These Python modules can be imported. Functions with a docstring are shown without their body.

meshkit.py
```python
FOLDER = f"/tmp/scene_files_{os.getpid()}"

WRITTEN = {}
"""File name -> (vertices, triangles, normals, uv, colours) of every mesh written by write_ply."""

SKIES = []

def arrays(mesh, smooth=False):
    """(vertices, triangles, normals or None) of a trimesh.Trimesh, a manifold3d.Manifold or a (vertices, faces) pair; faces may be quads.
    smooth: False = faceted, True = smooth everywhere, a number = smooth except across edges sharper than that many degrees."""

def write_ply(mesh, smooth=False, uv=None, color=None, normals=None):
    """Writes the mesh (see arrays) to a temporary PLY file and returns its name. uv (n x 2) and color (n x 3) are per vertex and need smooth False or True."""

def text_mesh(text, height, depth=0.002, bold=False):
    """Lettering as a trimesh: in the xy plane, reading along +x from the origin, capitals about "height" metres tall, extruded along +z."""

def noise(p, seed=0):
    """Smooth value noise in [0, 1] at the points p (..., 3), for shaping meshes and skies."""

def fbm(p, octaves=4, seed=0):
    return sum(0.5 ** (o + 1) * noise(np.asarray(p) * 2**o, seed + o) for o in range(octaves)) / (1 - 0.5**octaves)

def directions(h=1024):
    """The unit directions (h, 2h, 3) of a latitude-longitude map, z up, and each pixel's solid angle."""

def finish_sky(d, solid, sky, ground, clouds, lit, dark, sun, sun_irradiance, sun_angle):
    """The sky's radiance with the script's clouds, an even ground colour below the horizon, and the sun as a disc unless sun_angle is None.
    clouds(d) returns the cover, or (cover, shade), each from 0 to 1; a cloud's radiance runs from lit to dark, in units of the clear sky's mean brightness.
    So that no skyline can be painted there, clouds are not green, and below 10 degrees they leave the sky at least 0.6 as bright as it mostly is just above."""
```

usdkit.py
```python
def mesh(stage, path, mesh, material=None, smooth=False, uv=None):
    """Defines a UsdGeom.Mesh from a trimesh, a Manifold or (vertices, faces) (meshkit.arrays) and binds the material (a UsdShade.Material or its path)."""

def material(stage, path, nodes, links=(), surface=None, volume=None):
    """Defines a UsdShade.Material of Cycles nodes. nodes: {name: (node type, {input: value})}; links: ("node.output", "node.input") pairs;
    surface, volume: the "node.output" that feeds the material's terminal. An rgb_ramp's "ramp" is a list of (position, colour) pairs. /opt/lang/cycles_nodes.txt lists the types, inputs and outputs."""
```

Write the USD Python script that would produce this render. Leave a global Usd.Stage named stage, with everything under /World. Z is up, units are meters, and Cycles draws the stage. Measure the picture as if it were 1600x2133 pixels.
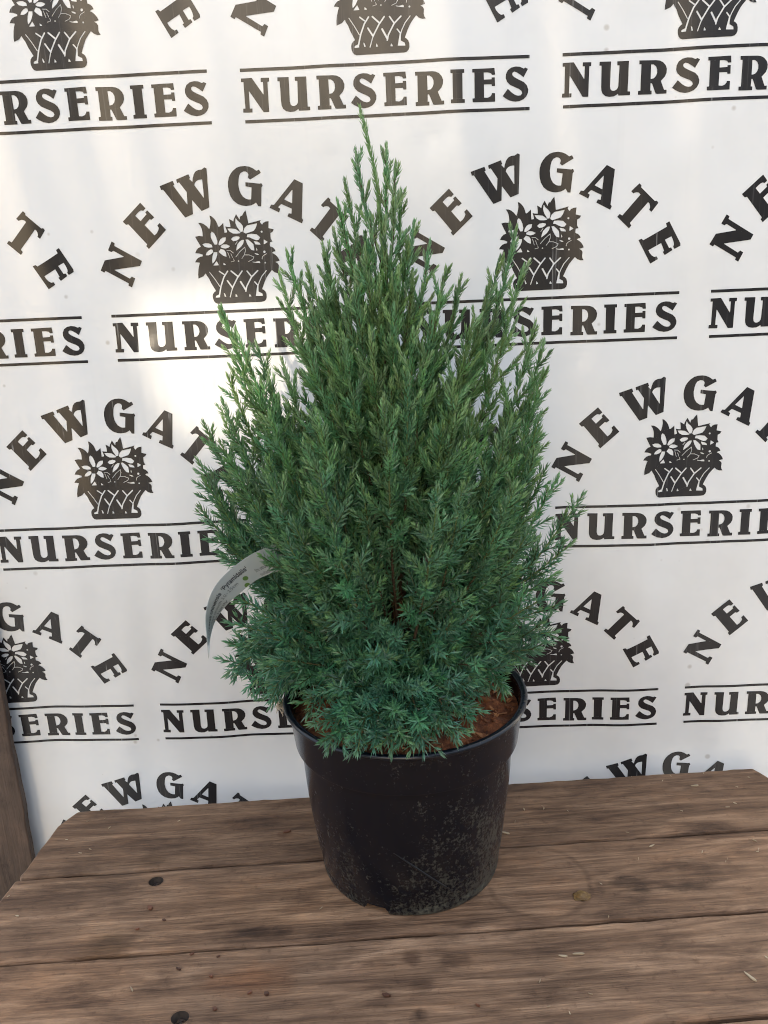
"""A potted conifer on a plank table in front of a printed sheet."""
import math
import numpy as np
import trimesh
import manifold3d
import shapely
from shapely import affinity
from shapely.geometry import Polygon, LineString, Point, box as sbox
from shapely.ops import unary_union
import meshkit, usdkit
from pxr import Gf, Sdf, Usd, UsdGeom, UsdLux, UsdShade, Vt

stage = Usd.Stage.CreateInMemory()
UsdGeom.SetStageUpAxis(stage, UsdGeom.Tokens.z)
UsdGeom.SetStageMetersPerUnit(stage, 1.0)
UsdGeom.Xform.Define(stage, '/World')
UsdGeom.Scope.Define(stage, '/World/Looks')
RNG = np.random.default_rng(20240611)

# ------------------------------------------------------------------ camera, sky, sun, exposure
PITCH, ROLL, YAW, FPX = 0.27283, -0.04236, -0.020595, 1700.0 / 1600.0
EXPOSURE = 2.27
SKY_STRENGTH = 0.12
SUN_INTENSITY, SUN_ANGLE = 1.0, 0.8
CLOUD = (1.95, 2.28, 2.85)                                     # thin even cloud
SUN_AZ, SUN_EL = math.radians(-9.0), math.radians(13.0)      # azimuth from straight behind the camera, + to the right
EYE = np.array([0.0, 0.0, 1.419])                             # table top is at 0.75
FW = np.array([math.sin(YAW) * math.cos(PITCH), math.cos(YAW) * math.cos(PITCH), -math.sin(PITCH)])
R0 = np.array([math.cos(YAW), -math.sin(YAW), 0.0])
U0 = np.cross(R0, FW)
RT = R0 * math.cos(ROLL) + U0 * math.sin(ROLL)
UP = -R0 * math.sin(ROLL) + U0 * math.cos(ROLL)

cam = UsdGeom.Camera.Define(stage, '/World/camera')
cam.CreateHorizontalApertureAttr(36.0)
cam.CreateFocalLengthAttr(36.0 * FPX)
cam.CreateClippingRangeAttr(Gf.Vec2f(0.05, 1000))
cam.CreateExposureAttr(EXPOSURE)
cam.AddTransformOp().Set(Gf.Matrix4d(*RT, 0, *UP, 0, *(-FW), 0, *EYE, 1))

SUN = np.array([math.sin(SUN_AZ) * math.cos(SUN_EL), -math.cos(SUN_AZ) * math.cos(SUN_EL), math.sin(SUN_EL)])
sky_look = usdkit.material(stage, '/World/Looks/sky', {
    'tex': ('sky_texture', {'sky_type': 'single_scattering', 'sun_disc': False, 'sun_elevation': SUN_EL,
                            'sun_rotation': math.atan2(SUN[0], SUN[1]), 'altitude': 60.0, 'air_density': 1.0,
                            'aerosol_density': 3.0, 'ozone_density': 1.0}),
    'tc': ('texture_coordinate', {}), 'cn': ('noise_texture', {'scale': 2.2, 'detail': 5.0, 'roughness': 0.55}),
    'cr': ('map_range', {'from_min': 0.30, 'from_max': 0.60, 'to_min': 0.5, 'to_max': 0.9, 'clamp': True}),
    'cl': ('mix_color', {'use_clamp': False, 'b': CLOUD}),
    'bg': ('background_shader', {'strength': SKY_STRENGTH})},
    [('tc.generated', 'cn.vector'), ('cn.fac', 'cr.value'), ('cr.result', 'cl.fac'), ('tex.color', 'cl.a'), ('cl.result', 'bg.color')], surface='bg.background')
dome = UsdLux.DomeLight.Define(stage, '/World/sky')
UsdShade.MaterialBindingAPI.Apply(dome.GetPrim()).Bind(sky_look)
sun = UsdLux.DistantLight.Define(stage, '/World/sun')
sun.CreateNormalizeAttr(True)
sun.CreateIntensityAttr(SUN_INTENSITY)
sun.CreateAngleAttr(SUN_ANGLE)
sun.CreateColorAttr(Gf.Vec3f(1.0, 0.86, 0.66))
zx = np.cross([0, 0, 1.0], SUN); zx /= np.linalg.norm(zx); zy = np.cross(SUN, zx)
sun.AddTransformOp().Set(Gf.Matrix4d(*zx, 0, *zy, 0, *SUN, 0, *(SUN * 20), 1))


def ray(px, py):
    """Direction seen at a pixel of the 1600 x 2133 photograph; used to measure where things stand."""
    return FW + RT * (px - 800) / 1700.0 - UP * (py - 1066.5) / 1700.0


def on_y(px, py, y):
    d = ray(px, py)
    return EYE + d * (y / d[1])


def on_z(px, py, z):
    d = ray(px, py)
    return EYE + d * ((z - EYE[2]) / d[2])


# ------------------------------------------------------------------ helpers
TAKEN = {}


def path_for(name, parent):
    base = '/World/' + name if parent is None else str(parent.GetPath()) + '/' + name
    n = TAKEN.get(base, -1) + 1
    TAKEN[base] = n
    return base if n == 0 else '%s_%03d' % (base, n)


def obj(name, mesh, look, parent=None, smooth=False, label=None, cat=None, group=None, kind=None, normals=None, tint=None):
    m = usdkit.mesh(stage, path_for(name, parent), mesh, look, smooth)
    if normals is not None:
        m.CreateNormalsAttr(Vt.Vec3fArray.FromNumpy(np.asarray(normals, np.float32)))
        m.SetNormalsInterpolation('vertex')
    if tint is not None:
        UsdGeom.PrimvarsAPI(m).CreatePrimvar('tint', Sdf.ValueTypeNames.Color3fArray, 'vertex').Set(
            Vt.Vec3fArray.FromNumpy(np.asarray(tint, np.float32)))
    return tag(m.GetPrim(), label, cat, group, kind)


def tag(prim, label=None, cat=None, group=None, kind=None):
    for k, v in (('label', label), ('category', cat), ('group', group), ('kind', kind)):
        if v:
            prim.SetCustomDataByKey(k, v)
    return prim


def thing(name, label, cat, loc=(0, 0, 0), rotz=0.0, group=None):
    x = UsdGeom.Xform.Define(stage, path_for(name, None))
    x.AddTranslateOp().Set(Gf.Vec3d(*map(float, loc)))
    if rotz:
        x.AddRotateZOp().Set(math.degrees(rotz))
    return tag(x.GetPrim(), label, cat, group)


def look(name, nodes, links, surface='p.BSDF'):
    return usdkit.material(stage, '/World/Looks/' + name, nodes, links, surface=surface)


def poly_mesh(poly, step=None):
    """Flat triangulation (v2, f) of a shapely polygon."""
    vs, fs, n = [], [], 0
    for g in getattr(poly, 'geoms', [poly]):
        if g.is_empty or g.area < 1e-9:
            continue
        v, f = trimesh.creation.triangulate_polygon(g, engine='earcut')
        v3 = np.column_stack([v, np.zeros(len(v))])
        if step:
            v3, f = trimesh.remesh.subdivide_to_size(v3, f, step, max_iter=12)
        vs.append(v3[:, :2]); fs.append(np.asarray(f) + n); n += len(v3)
    return np.vstack(vs), np.vstack(fs)


def tube(points, radii, sides=6):
    points = np.asarray(points, float)
    radii = np.broadcast_to(radii, len(points))
    t = np.gradient(points, axis=0)
    t /= np.linalg.norm(t, axis=1, keepdims=True) + 1e-12
    ref = np.array([0.0, 0, 1]) if abs(t[0, 2]) < 0.9 else np.array([1.0, 0, 0])
    a = np.cross(t, ref); a /= np.linalg.norm(a, axis=1, keepdims=True) + 1e-12
    b = np.cross(t, a)
    ang = np.arange(sides) / sides * 2 * np.pi
    v = points[:, None] + radii[:, None, None] * (np.cos(ang)[None, :, None] * a[:, None] + np.sin(ang)[None, :, None] * b[:, None])
    n = len(points)
    i, j = np.meshgrid(np.arange(n - 1), np.arange(sides), indexing='ij')
    q = np.stack([i * sides + j, i * sides + (j + 1) % sides, (i + 1) * sides + (j + 1) % sides, (i + 1) * sides + j], -1).reshape(-1, 4)
    f = np.vstack([q[:, [0, 1, 2]], q[:, [0, 2, 3]]])
    return v.reshape(-1, 3), f


def lathe(profile, sides=96):
    r, z = np.asarray(profile, float).T
    ang = np.arange(sides) / sides * 2 * np.pi
    v = np.stack([r[:, None] * np.cos(ang), r[:, None] * np.sin(ang), np.repeat(z[:, None], sides, 1)], -1)
    n = len(r)
    i, j = np.meshgrid(np.arange(n - 1), np.arange(sides), indexing='ij')
    q = np.stack([i * sides + j, i * sides + (j + 1) % sides, (i + 1) * sides + (j + 1) % sides, (i + 1) * sides + j], -1).reshape(-1, 4)
    return v.reshape(-1, 3), np.vstack([q[:, [0, 1, 2]], q[:, [0, 2, 3]]])


def join(meshes):
    vs, fs, n = [], [], 0
    for v, f in meshes:
        vs.append(v); fs.append(np.asarray(f) + n); n += len(v)
    return np.vstack(vs), np.vstack(fs)


# ------------------------------------------------------------------ materials
OBJ = ('texture_coordinate', {})
look_sheet = look('white_sheet', {
    'tc': OBJ, 'm': ('mapping', {'mapping_type': 'point', 'scale': (70.0, 70.0, 2.2)}),
    'streak': ('noise_texture', {'scale': 1.0, 'detail': 3.0, 'roughness': 0.6}),
    'blot': ('noise_texture', {'scale': 3.2, 'detail': 6.0, 'roughness': 0.65}),
    'blotr': ('rgb_ramp', {'ramp': [(0.0, (0.56, 0.56, 0.545)), (0.36, (0.665, 0.67, 0.67)), (0.55, (0.71, 0.718, 0.722)), (1.0, (0.73, 0.74, 0.745))]}),
    'sp': ('voronoi_texture', {'scale': 34.0, 'randomness': 1.0}),
    'spn': ('noise_texture', {'scale': 7.0, 'detail': 2.0}),
    'spd': ('math', {'math_type': 'add', 'value2': 0.0}),
    'spr': ('rgb_ramp', {'ramp': [(0.0, (0.50, 0.45, 0.38)), (0.42, (0.55, 0.50, 0.44)), (0.50, (1, 1, 1)), (1, (1, 1, 1))]}),
    'stk': ('rgb_ramp', {'ramp': [(0.0, (0.86, 0.86, 0.86)), (0.30, (0.97, 0.97, 0.97)), (0.36, (1, 1, 1)), (1, (1, 1, 1))]}),
    'mul': ('mix_color', {'blend_type': 'multiply', 'fac': 0.35}),
    'mul2': ('mix_color', {'blend_type': 'multiply', 'fac': 0.6}),
    'bn': ('noise_texture', {'scale': 60.0, 'detail': 3.0}),
    'bump': ('bump', {'strength': 0.05, 'distance': 0.002}),
    'p': ('principled_bsdf', {'roughness': 0.30, 'specular_ior_level': 0.6})},
    [('tc.object', 'm.vector'), ('m.vector', 'streak.vector'), ('tc.object', 'blot.vector'), ('tc.object', 'sp.vector'), ('tc.object', 'spn.vector'),
     ('blot.fac', 'blotr.fac'), ('streak.fac', 'stk.fac'), ('sp.distance', 'spd.value1'), ('spn.fac', 'spd.value2'), ('spd.value', 'spr.fac'),
     ('blotr.color', 'mul.a'), ('stk.color', 'mul.b'), ('mul.result', 'mul2.a'), ('spr.color', 'mul2.b'), ('mul2.result', 'p.base_color'),
     ('tc.object', 'bn.vector'), ('bn.fac', 'bump.height'), ('bump.normal', 'p.normal')])
look_print = look('black_print', {
    'tc': OBJ, 'm': ('mapping', {'mapping_type': 'point', 'scale': (330.0, 330.0, 6.0)}),
    'st': ('noise_texture', {'scale': 1.0, 'detail': 2.0, 'roughness': 0.5}),
    'ramp': ('rgb_ramp', {'ramp': [(0.0, (0.014, 0.0125, 0.014)), (0.62, (0.017, 0.0155, 0.017)), (0.71, (0.05, 0.048, 0.05)), (0.76, (0.20, 0.20, 0.20)), (1, (0.45, 0.45, 0.44))]}),
    'p': ('principled_bsdf', {'roughness': 0.30, 'specular_ior_level': 0.42})},
    [('tc.object', 'm.vector'), ('m.vector', 'st.vector'), ('st.fac', 'ramp.fac'), ('ramp.color', 'p.base_color')])


def wood(name, dark, mid, pale, bump=0.5, along='x', ring=None, rust=None):
    s = (3.6, 34.0, 34.0) if along == 'x' else (34.0, 34.0, 3.6)
    s2 = (11.0, 250.0, 250.0) if along == 'x' else (250.0, 250.0, 11.0)
    s3 = (9.0, 17.0, 17.0) if along == 'x' else (17.0, 17.0, 9.0)
    nodes = {
        'tc': OBJ, 'oi': ('object_info', {}),
        'off': ('vector_math', {'math_type': 'scale', 'scale': 7.0}), 'rndv': ('combine_xyz', {'x': 0.0, 'y': 0.0, 'z': 0.0}),
        'v': ('vector_math', {'math_type': 'add'}),
        'm1': ('mapping', {'mapping_type': 'point', 'scale': s}), 'm2': ('mapping', {'mapping_type': 'point', 'scale': s2}),
        'm3': ('mapping', {'mapping_type': 'point', 'scale': s3}),
        'n1': ('noise_texture', {'scale': 1.6, 'detail': 9.0, 'roughness': 0.66, 'distortion': 0.9}),
        'n2': ('noise_texture', {'scale': 1.0, 'detail': 4.0, 'roughness': 0.6}),
        'n3': ('noise_texture', {'scale': 1.5, 'detail': 6.0, 'roughness': 0.68}),
        'n4': ('noise_texture', {'scale': 75.0, 'detail': 4.0, 'roughness': 0.7}),
        'r1': ('rgb_ramp', {'ramp': [(0.30, dark), (0.5, mid), (0.70, pale)]}),
        'r2': ('rgb_ramp', {'ramp': [(0.28, (0.42, 0.38, 0.35)), (0.38, (0.88, 0.87, 0.86)), (0.50, (1, 1, 1)), (0.60, (1, 1, 1)), (0.72, (1.4, 1.34, 1.25))]}),
        'r3': ('rgb_ramp', {'ramp': [(0.32, (0.56, 0.54, 0.53)), (0.46, (0.92, 0.92, 0.92)), (0.56, (1.05, 1.05, 1.04)), (0.68, (1.32, 1.27, 1.20))]}),
        'r4': ('rgb_ramp', {'ramp': [(0.30, (0.55, 0.5, 0.46)), (0.42, (1, 1, 1)), (0.66, (1, 1, 1)), (0.72, (1.2, 1.18, 1.15))]}),
        'a': ('mix_color', {'blend_type': 'multiply', 'fac': 0.85, 'use_clamp': False}),
        'b': ('mix_color', {'blend_type': 'multiply', 'fac': 0.95, 'use_clamp': False}),
        'c': ('mix_color', {'blend_type': 'multiply', 'fac': 0.7, 'use_clamp': False}),
        'pv': ('map_range', {'from_min': 0.0, 'from_max': 1.0, 'to_min': 0.84, 'to_max': 1.2}), 'ph': ('hsv', {'hue': 0.5, 'saturation': 1.0, 'fac': 1.0}),
        'h': ('math', {'math_type': 'multiply_add', 'value2': 0.6}),
        'bump': ('bump', {'strength': bump, 'distance': 0.003}),
        'p': ('principled_bsdf', {'roughness': 0.62, 'specular_ior_level': 0.3})}
    links = [('oi.random', 'rndv.x'), ('oi.random', 'rndv.y'), ('rndv.vector', 'off.vector1'), ('tc.object', 'v.vector1'), ('off.vector', 'v.vector2'),
             ('v.vector', 'm1.vector'), ('v.vector', 'm2.vector'), ('v.vector', 'm3.vector'), ('m1.vector', 'n1.vector'), ('m2.vector', 'n2.vector'),
             ('m3.vector', 'n3.vector'), ('v.vector', 'n4.vector'), ('n1.fac', 'r1.fac'), ('n2.fac', 'r2.fac'), ('n3.fac', 'r3.fac'), ('n4.fac', 'r4.fac'),
             ('r1.color', 'a.a'), ('r2.color', 'a.b'), ('a.result', 'b.a'), ('r3.color', 'b.b'), ('b.result', 'c.a'), ('r4.color', 'c.b'),
             ('n1.fac', 'h.value1'), ('n2.fac', 'h.value3'), ('h.value', 'bump.height'), ('bump.normal', 'p.normal')]
    links += [('oi.random', 'pv.value'), ('pv.result', 'ph.value'), ('c.result', 'ph.color')]
    last = 'ph.color'
    for k, (cx, cy, rad, wid, sx, col, amount) in enumerate(ring or []):       # round stains left by pots, rust and damp
        nodes |= {f'sm{k}': ('mapping', {'mapping_type': 'point', 'location': (-cx * sx, -cy, 0), 'scale': (sx, 1.0, 0.0)}),
                  f'sd{k}': ('vector_math', {'math_type': 'length'}),
                  f'sn{k}': ('noise_texture', {'scale': 38.0, 'detail': 4.0}),
                  f'sj{k}': ('math', {'math_type': 'multiply_add', 'value2': 0.03 if rad == 0 else 0.008}),
                  f'sr{k}': ('math', {'math_type': 'subtract', 'value2': rad + (0.015 if rad == 0 else 0.004)}),
                  f'sa{k}': ('math', {'math_type': 'absolute'}),
                  f'sg{k}': ('map_range', {'from_min': wid * 0.25, 'from_max': wid, 'to_min': amount, 'to_max': 0.0, 'clamp': True}),
                  f'sx{k}': ('mix_color', {'blend_type': 'multiply', 'b': col})}
        links += [('tc.object', f'sm{k}.vector'), (f'sm{k}.vector', f'sd{k}.vector1'), ('tc.object', f'sn{k}.vector'),
                  (f'sn{k}.fac', f'sj{k}.value1'), (f'sd{k}.value', f'sj{k}.value3'), (f'sj{k}.value', f'sr{k}.value1'),
                  (f'sr{k}.value', f'sa{k}.value1'), (f'sa{k}.value', f'sg{k}.value'), (f'sg{k}.result', f'sx{k}.fac'), (last, f'sx{k}.a')]
        last = f'sx{k}.result'
    links.append((last, 'p.base_color'))
    return look(name, nodes, links)


# ------------------------------------------------------------------ the ground and what shades the place from behind the camera
look_ground = look('concrete', {'tc': OBJ, 'n': ('noise_texture', {'scale': 5.0, 'detail': 7.0, 'roughness': 0.7}),
                                'r': ('rgb_ramp', {'ramp': [(0.3, (0.30, 0.29, 0.27)), (0.7, (0.42, 0.41, 0.385))]}),
                                'p': ('principled_bsdf', {'roughness': 0.85})},
                   [('tc.object', 'n.vector'), ('n.fac', 'r.fac'), ('r.color', 'p.base_color')])
g = 40.0
obj('ground', ([(-g, -g, 0), (g, -g, 0), (g, g, 0), (-g, g, 0)], [(0, 1, 2), (0, 2, 3)]), look_ground, kind='structure',
    label='plain concrete ground under the table')

# ------------------------------------------------------------------ printed sheet
BOARD_Y, PER, VR, OX, OZ, GAP, WID = 1.05408, 0.375, 0.72498, -0.4475968, 0.6561437, 0.146823, 0.898785
DENTS = [(RNG.uniform(-.55, .6), RNG.uniform(.55, 1.75), RNG.uniform(.006, .016), RNG.uniform(-.0007, .0006)) for _ in range(34)]
DENTS += [(*on_y(px, py, BOARD_Y)[[0, 2]], r, a) for px, py, r, a in
          [(1395, 335, .035, .0016), (900, 285, .02, -.0011), (300, 735, .02, .0018), (265, 690, .03, -.0016), (150, 1040, .03, .0014),
           (480, 880, .05, .001), (1500, 240, .03, .001), (1210, 800, .025, .0009)]]


def sheet_h(x, z):
    """How far the thin sheet bows towards the viewer (m)."""
    h = 0.010 * np.exp(-((z - 1.09) / .13) ** 2) * np.exp(-((x + .5) / .26) ** 2) + 0.0035 * np.exp(-((z - 1.09) / .15) ** 2)
    h = h + 0.0019 * np.sin(x * 19 + 1.1 + .9 * np.sin(z * 3)) + 0.0011 * np.sin(x * 41 + z * 2.0 + np.sin(z * 5)) + 0.0005 * np.sin(x * 88 + 3 * np.sin(z * 4)) + 0.0015 * np.sin(z * 8 + x * 2 + .6)
    for cx, cz, r, a in DENTS:
        h = h + a * np.exp(-((x - cx) ** 2 + (z - cz) ** 2) / r ** 2)
    return h


def sheet_points(x, z, proud=0.0):
    e = 1e-4
    hx = (sheet_h(x + e, z) - sheet_h(x - e, z)) / (2 * e)
    hz = (sheet_h(x, z + e) - sheet_h(x, z - e)) / (2 * e)
    n = np.stack([-hx, -np.ones_like(x), -hz], -1)
    n /= np.linalg.norm(n, axis=1, keepdims=True)
    return np.stack([x, BOARD_Y - sheet_h(x, z) - proud, z], -1), n


board = thing('display_board', 'white sheet board printed with repeated black nursery logos behind the potted conifer', 'board', (0, 0, 0))
xs, zs = np.arange(-0.80, 0.9001, 0.008), np.arange(0.02, 2.1001, 0.008)
X, Z = np.meshgrid(xs, zs, indexing='ij')
P3, N3 = sheet_points(X.ravel(), Z.ravel())
i, j = np.meshgrid(np.arange(len(xs) - 1), np.arange(len(zs) - 1), indexing='ij')
k = len(zs)
quad = np.stack([i * k + j, (i + 1) * k + j, (i + 1) * k + j + 1, i * k + j + 1], -1).reshape(-1, 4)
obj('sheet', (P3, quad), look_sheet, board, normals=N3)
look_back = wood('board_backing', (0.09, 0.065, 0.045), (0.16, 0.12, 0.085), (0.24, 0.19, 0.14), along='z')
bk = trimesh.creation.box((1.70, 0.018, 2.08)); bk.apply_translation((0.05, BOARD_Y + 0.022, 1.06))
obj('backing_panel', bk, look_back, board)

LETTERS = {'N': [(1,-23.2),(34.6,-22.6),(68,-72),(69,-35.3),(62,-35.3),(62.6,-23.8),(88.7,-24.3),(88.2,-35),(82.7,-35.6),(81.7,-121.4),(64,-121.2),(22.6,-58.5),(21.4,-109.4),(29.5,-109.2),(28.9,-120.6),(-0.1,-120.2),(0.8,-109.1),(7.6,-108.8),(8.1,-33.3),(0.8,-33.5)],'U': [(114.6,-24.3),(149.9,-24.7),(148.7,-94.4),(150.7,-102.6),(155.2,-106.9),(161.6,-107.8),(169.2,-104.6),(173.5,-98.9),(174.5,-92.6),(176.2,-36.7),(168.9,-36.4),(169,-25.2),(204.7,-25.6),(203.8,-111.3),(211.2,-111.6),(211.5,-121.9),(175.7,-121.8),(174.2,-115.9),(168.8,-120.1),(160.5,-123.5),(147.6,-124.2),(134.9,-121.3),(125.8,-113.9),(122.3,-104.9),(121.3,-96.1),(121.1,-35.5),(114.1,-35.2)],'R': [(236.5,-25.8),(288.3,-26.9),(299.4,-28.5),(310.2,-33.5),(318.6,-42.5),(322.6,-52.5),(321.9,-64),(317.6,-74),(305.7,-85.9),(317.1,-111.8),(324.5,-111.5),(324.6,-122.3),(295.7,-122.3),(290.9,-120.9),(278.2,-91.2),(274.1,-91),(273.8,-112),(278.6,-112.2),(278.6,-122.7),(236.2,-122.4),(236.2,-111.5),(243.3,-111),(243.5,-36.7),(236.8,-36.7)],'S': [(411.6,-28.4),(420,-32.5),(406.2,-55.5),(397,-48.5),(384.6,-41),(376.8,-39),(371.2,-42.5),(370.9,-48.2),(376.1,-53.6),(386.9,-59.6),(407.2,-69.1),(416.4,-78.2),(421,-90),(420.2,-100.1),(415,-110.1),(406.6,-117.6),(393.6,-122.6),(380.7,-124.1),(363.2,-120.4),(349.1,-113.1),(340.8,-106.9),(356.9,-86.7),(370.7,-98.9),(380,-104.8),(389.5,-107.5),(397.5,-106.4),(402.3,-100.8),(400,-94),(392,-88.2),(379.4,-83),(363.8,-75.6),(354.7,-66.9),(350.4,-57.1),(351.3,-45.1),(357,-34.4),(367.8,-27.4),(382.2,-24.6),(394.9,-26),(406.7,-31.1)],'E': [(720.1,-29.6),(789.6,-28.6),(791.4,-47.6),(781.6,-47.7),(778.5,-42.7),(769,-40.3),(756,-40.3),(756.5,-60.4),(780.6,-59.7),(780.3,-54.8),(790.4,-54.7),(791,-79.2),(781.5,-79),(780.2,-73.8),(756.4,-73.9),(756.4,-111),(766.9,-112),(775.6,-108.9),(780.4,-103.3),(781.4,-99),(790.9,-99.4),(791.1,-123.5),(720.9,-123.4),(720.1,-112.9),(727.1,-112),(726.9,-39.6),(720.3,-39.6)],'I': [(652.4,-28.7),(695.1,-29.1),(695.3,-39.7),(689.3,-39.7),(689.4,-113.3),(696.1,-113.6),(696.3,-124.1),(652.9,-123.7),(652.7,-112.9),(659.5,-112.4),(658.9,-39.3),(652.6,-38.7)]}
R_HOLE = [(273.3,-38.3),(281.3,-38.6),(288.9,-44.1),(292.9,-52.7),(293.3,-62.8),(289.9,-71.3),(283.8,-77.4),(274.1,-79.4)]
SHIFT = {'R2': (307,-3.1),'S2': (473.9,-1.9),'E1': (-275.5,2.1)}
ARC = {'A': [(646.6,403.5),(672.9,389.7),(662.6,284.2),(666.8,279),(661.8,268.5),(615.9,292),(621,301.5),(629.7,299.4),(632,314.8),(598.7,330.6),(587.3,321.4),(594.2,316.6),(589.7,305.1),(559.6,321.1),(565.6,330.2),(574.5,328.8)],'T': [(752.2,344.3),(758.7,338),(758.4,331.7),(803.9,288.5),(810.6,289.5),(815.3,282.5),(794.7,256.3),(786.8,263.3),(789.5,268.2),(789.2,275.9),(786.7,282.4),(782.5,286.4),(727,225.2),(732.2,217.5),(725,208.5),(685.6,246.2),(693.4,254.6),(701.7,248.9),(757.2,310.3),(751.6,316.1),(744.8,317.9),(738.1,316.7),(734.2,314.5),(727.2,321.7)],'E_low': [(853.9,225.1),(893,155.5),(893.2,147.7),(874.8,138.8),(870.1,146),(872.8,151.1),(872.2,157.7),(868.3,168.3),(863.1,178.4),(842.4,168.8),(857.4,142.6),(864.2,144.2),(868.7,135.6),(844.3,120.9),(837.5,131.1),(842,134.1),(830.7,158.9),(790.7,138.3),(795.2,129.5),(802.4,121.3),(810.9,116.2),(818.2,118.3),(823,109.4),(798.7,95.8),(757,171.1),(766.4,175.1),(772.9,170.1),(847.1,208.8),(843.1,219.1)],'W': [(211.8,399.9),(256.3,413.6),(260.7,402.3),(256.2,399.7),(296.4,339.6),(298,378.1),(276.2,408.8),(270.7,406),(267.5,417),(309.3,431.4),(313.5,419.7),(309.8,417.6),(319.7,407.9),(321.5,417.8),(326,430.3),(332.2,438.1),(340.8,442.3),(353.2,443.6),(362.6,449.5),(369.3,445.7),(366.5,328.9),(340.2,318.9),(312.2,354.2),(311.3,310.6),(284.9,301.1),(221.9,388.8),(215.4,388.1)],'G': [(535.2,436.9),(540.3,427),(504.1,407.8),(497.7,415),(499.6,419.5),(500.3,424.1),(497,430),(492,432.5),(485.8,433.2),(476,428.6),(471.1,420.7),(468.1,409.3),(466,394.3),(467.5,378),(471.1,367.4),(477,357.8),(487.1,350.4),(494.6,348.4),(502.6,348.5),(507,384.5),(488.2,388.3),(488.8,400.8),(533.6,395),(539.3,396.4),(542.9,389.3),(538.8,383.2),(533,325.7),(523.8,327),(517.3,338.5),(511.1,334.1),(501.2,330.3),(485,328.6),(472.4,330.6),(458.6,335.8),(446,346.2),(437.8,359.4),(433.7,374.8),(432.5,388.8),(433.6,402.7),(437.7,416.4),(443.8,426.5),(452.3,436),(464.6,444.7),(476.9,448.3),(491.7,449.1),(504.1,446.9),(515.3,441.9),(526.6,433.8)],'N': [(33.5,238),(43,232.4),(40.8,223.8),(126.1,173),(118,157.4),(30.1,148.7),(79.6,118.8),(86.8,125),(97.3,118.7),(83,90.2),(71.8,96.8),(74.3,103.5),(0.4,146.7),(-3.7,141),(-15.7,148.2),(2.6,179.9),(69.6,188.3),(35.2,209),(28.5,204.8),(17.9,211)],'E_high': [(141.9,353.2),(157.1,335.4),(149,328),(141.8,329.6),(136,327.3),(129,321.6),(121.1,313.7),(136.4,296.8),(158.2,317.3),(154.7,322.6),(161.6,329.3),(182.3,306.8),(172.6,299.5),(166.5,301.5),(147.9,284.2),(176.6,251.2),(184.7,257.1),(190.7,265.5),(193.8,273.2),(189.7,281.1),(198,288.6),(217.1,266.5),(153,209.4),(145.5,218.9),(149.2,224.1),(95.4,288.9),(88.3,287.1),(78.6,297.4)]}
A_HOLE = [(638.2,373.2),(634.1,331.1),(609,344.3)]
W_HOLE = [(324.7,397.9),(327.2,404.3),(332.2,409.7),(339.6,413.1),(351.6,414.2),(352.2,356.7)]
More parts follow.
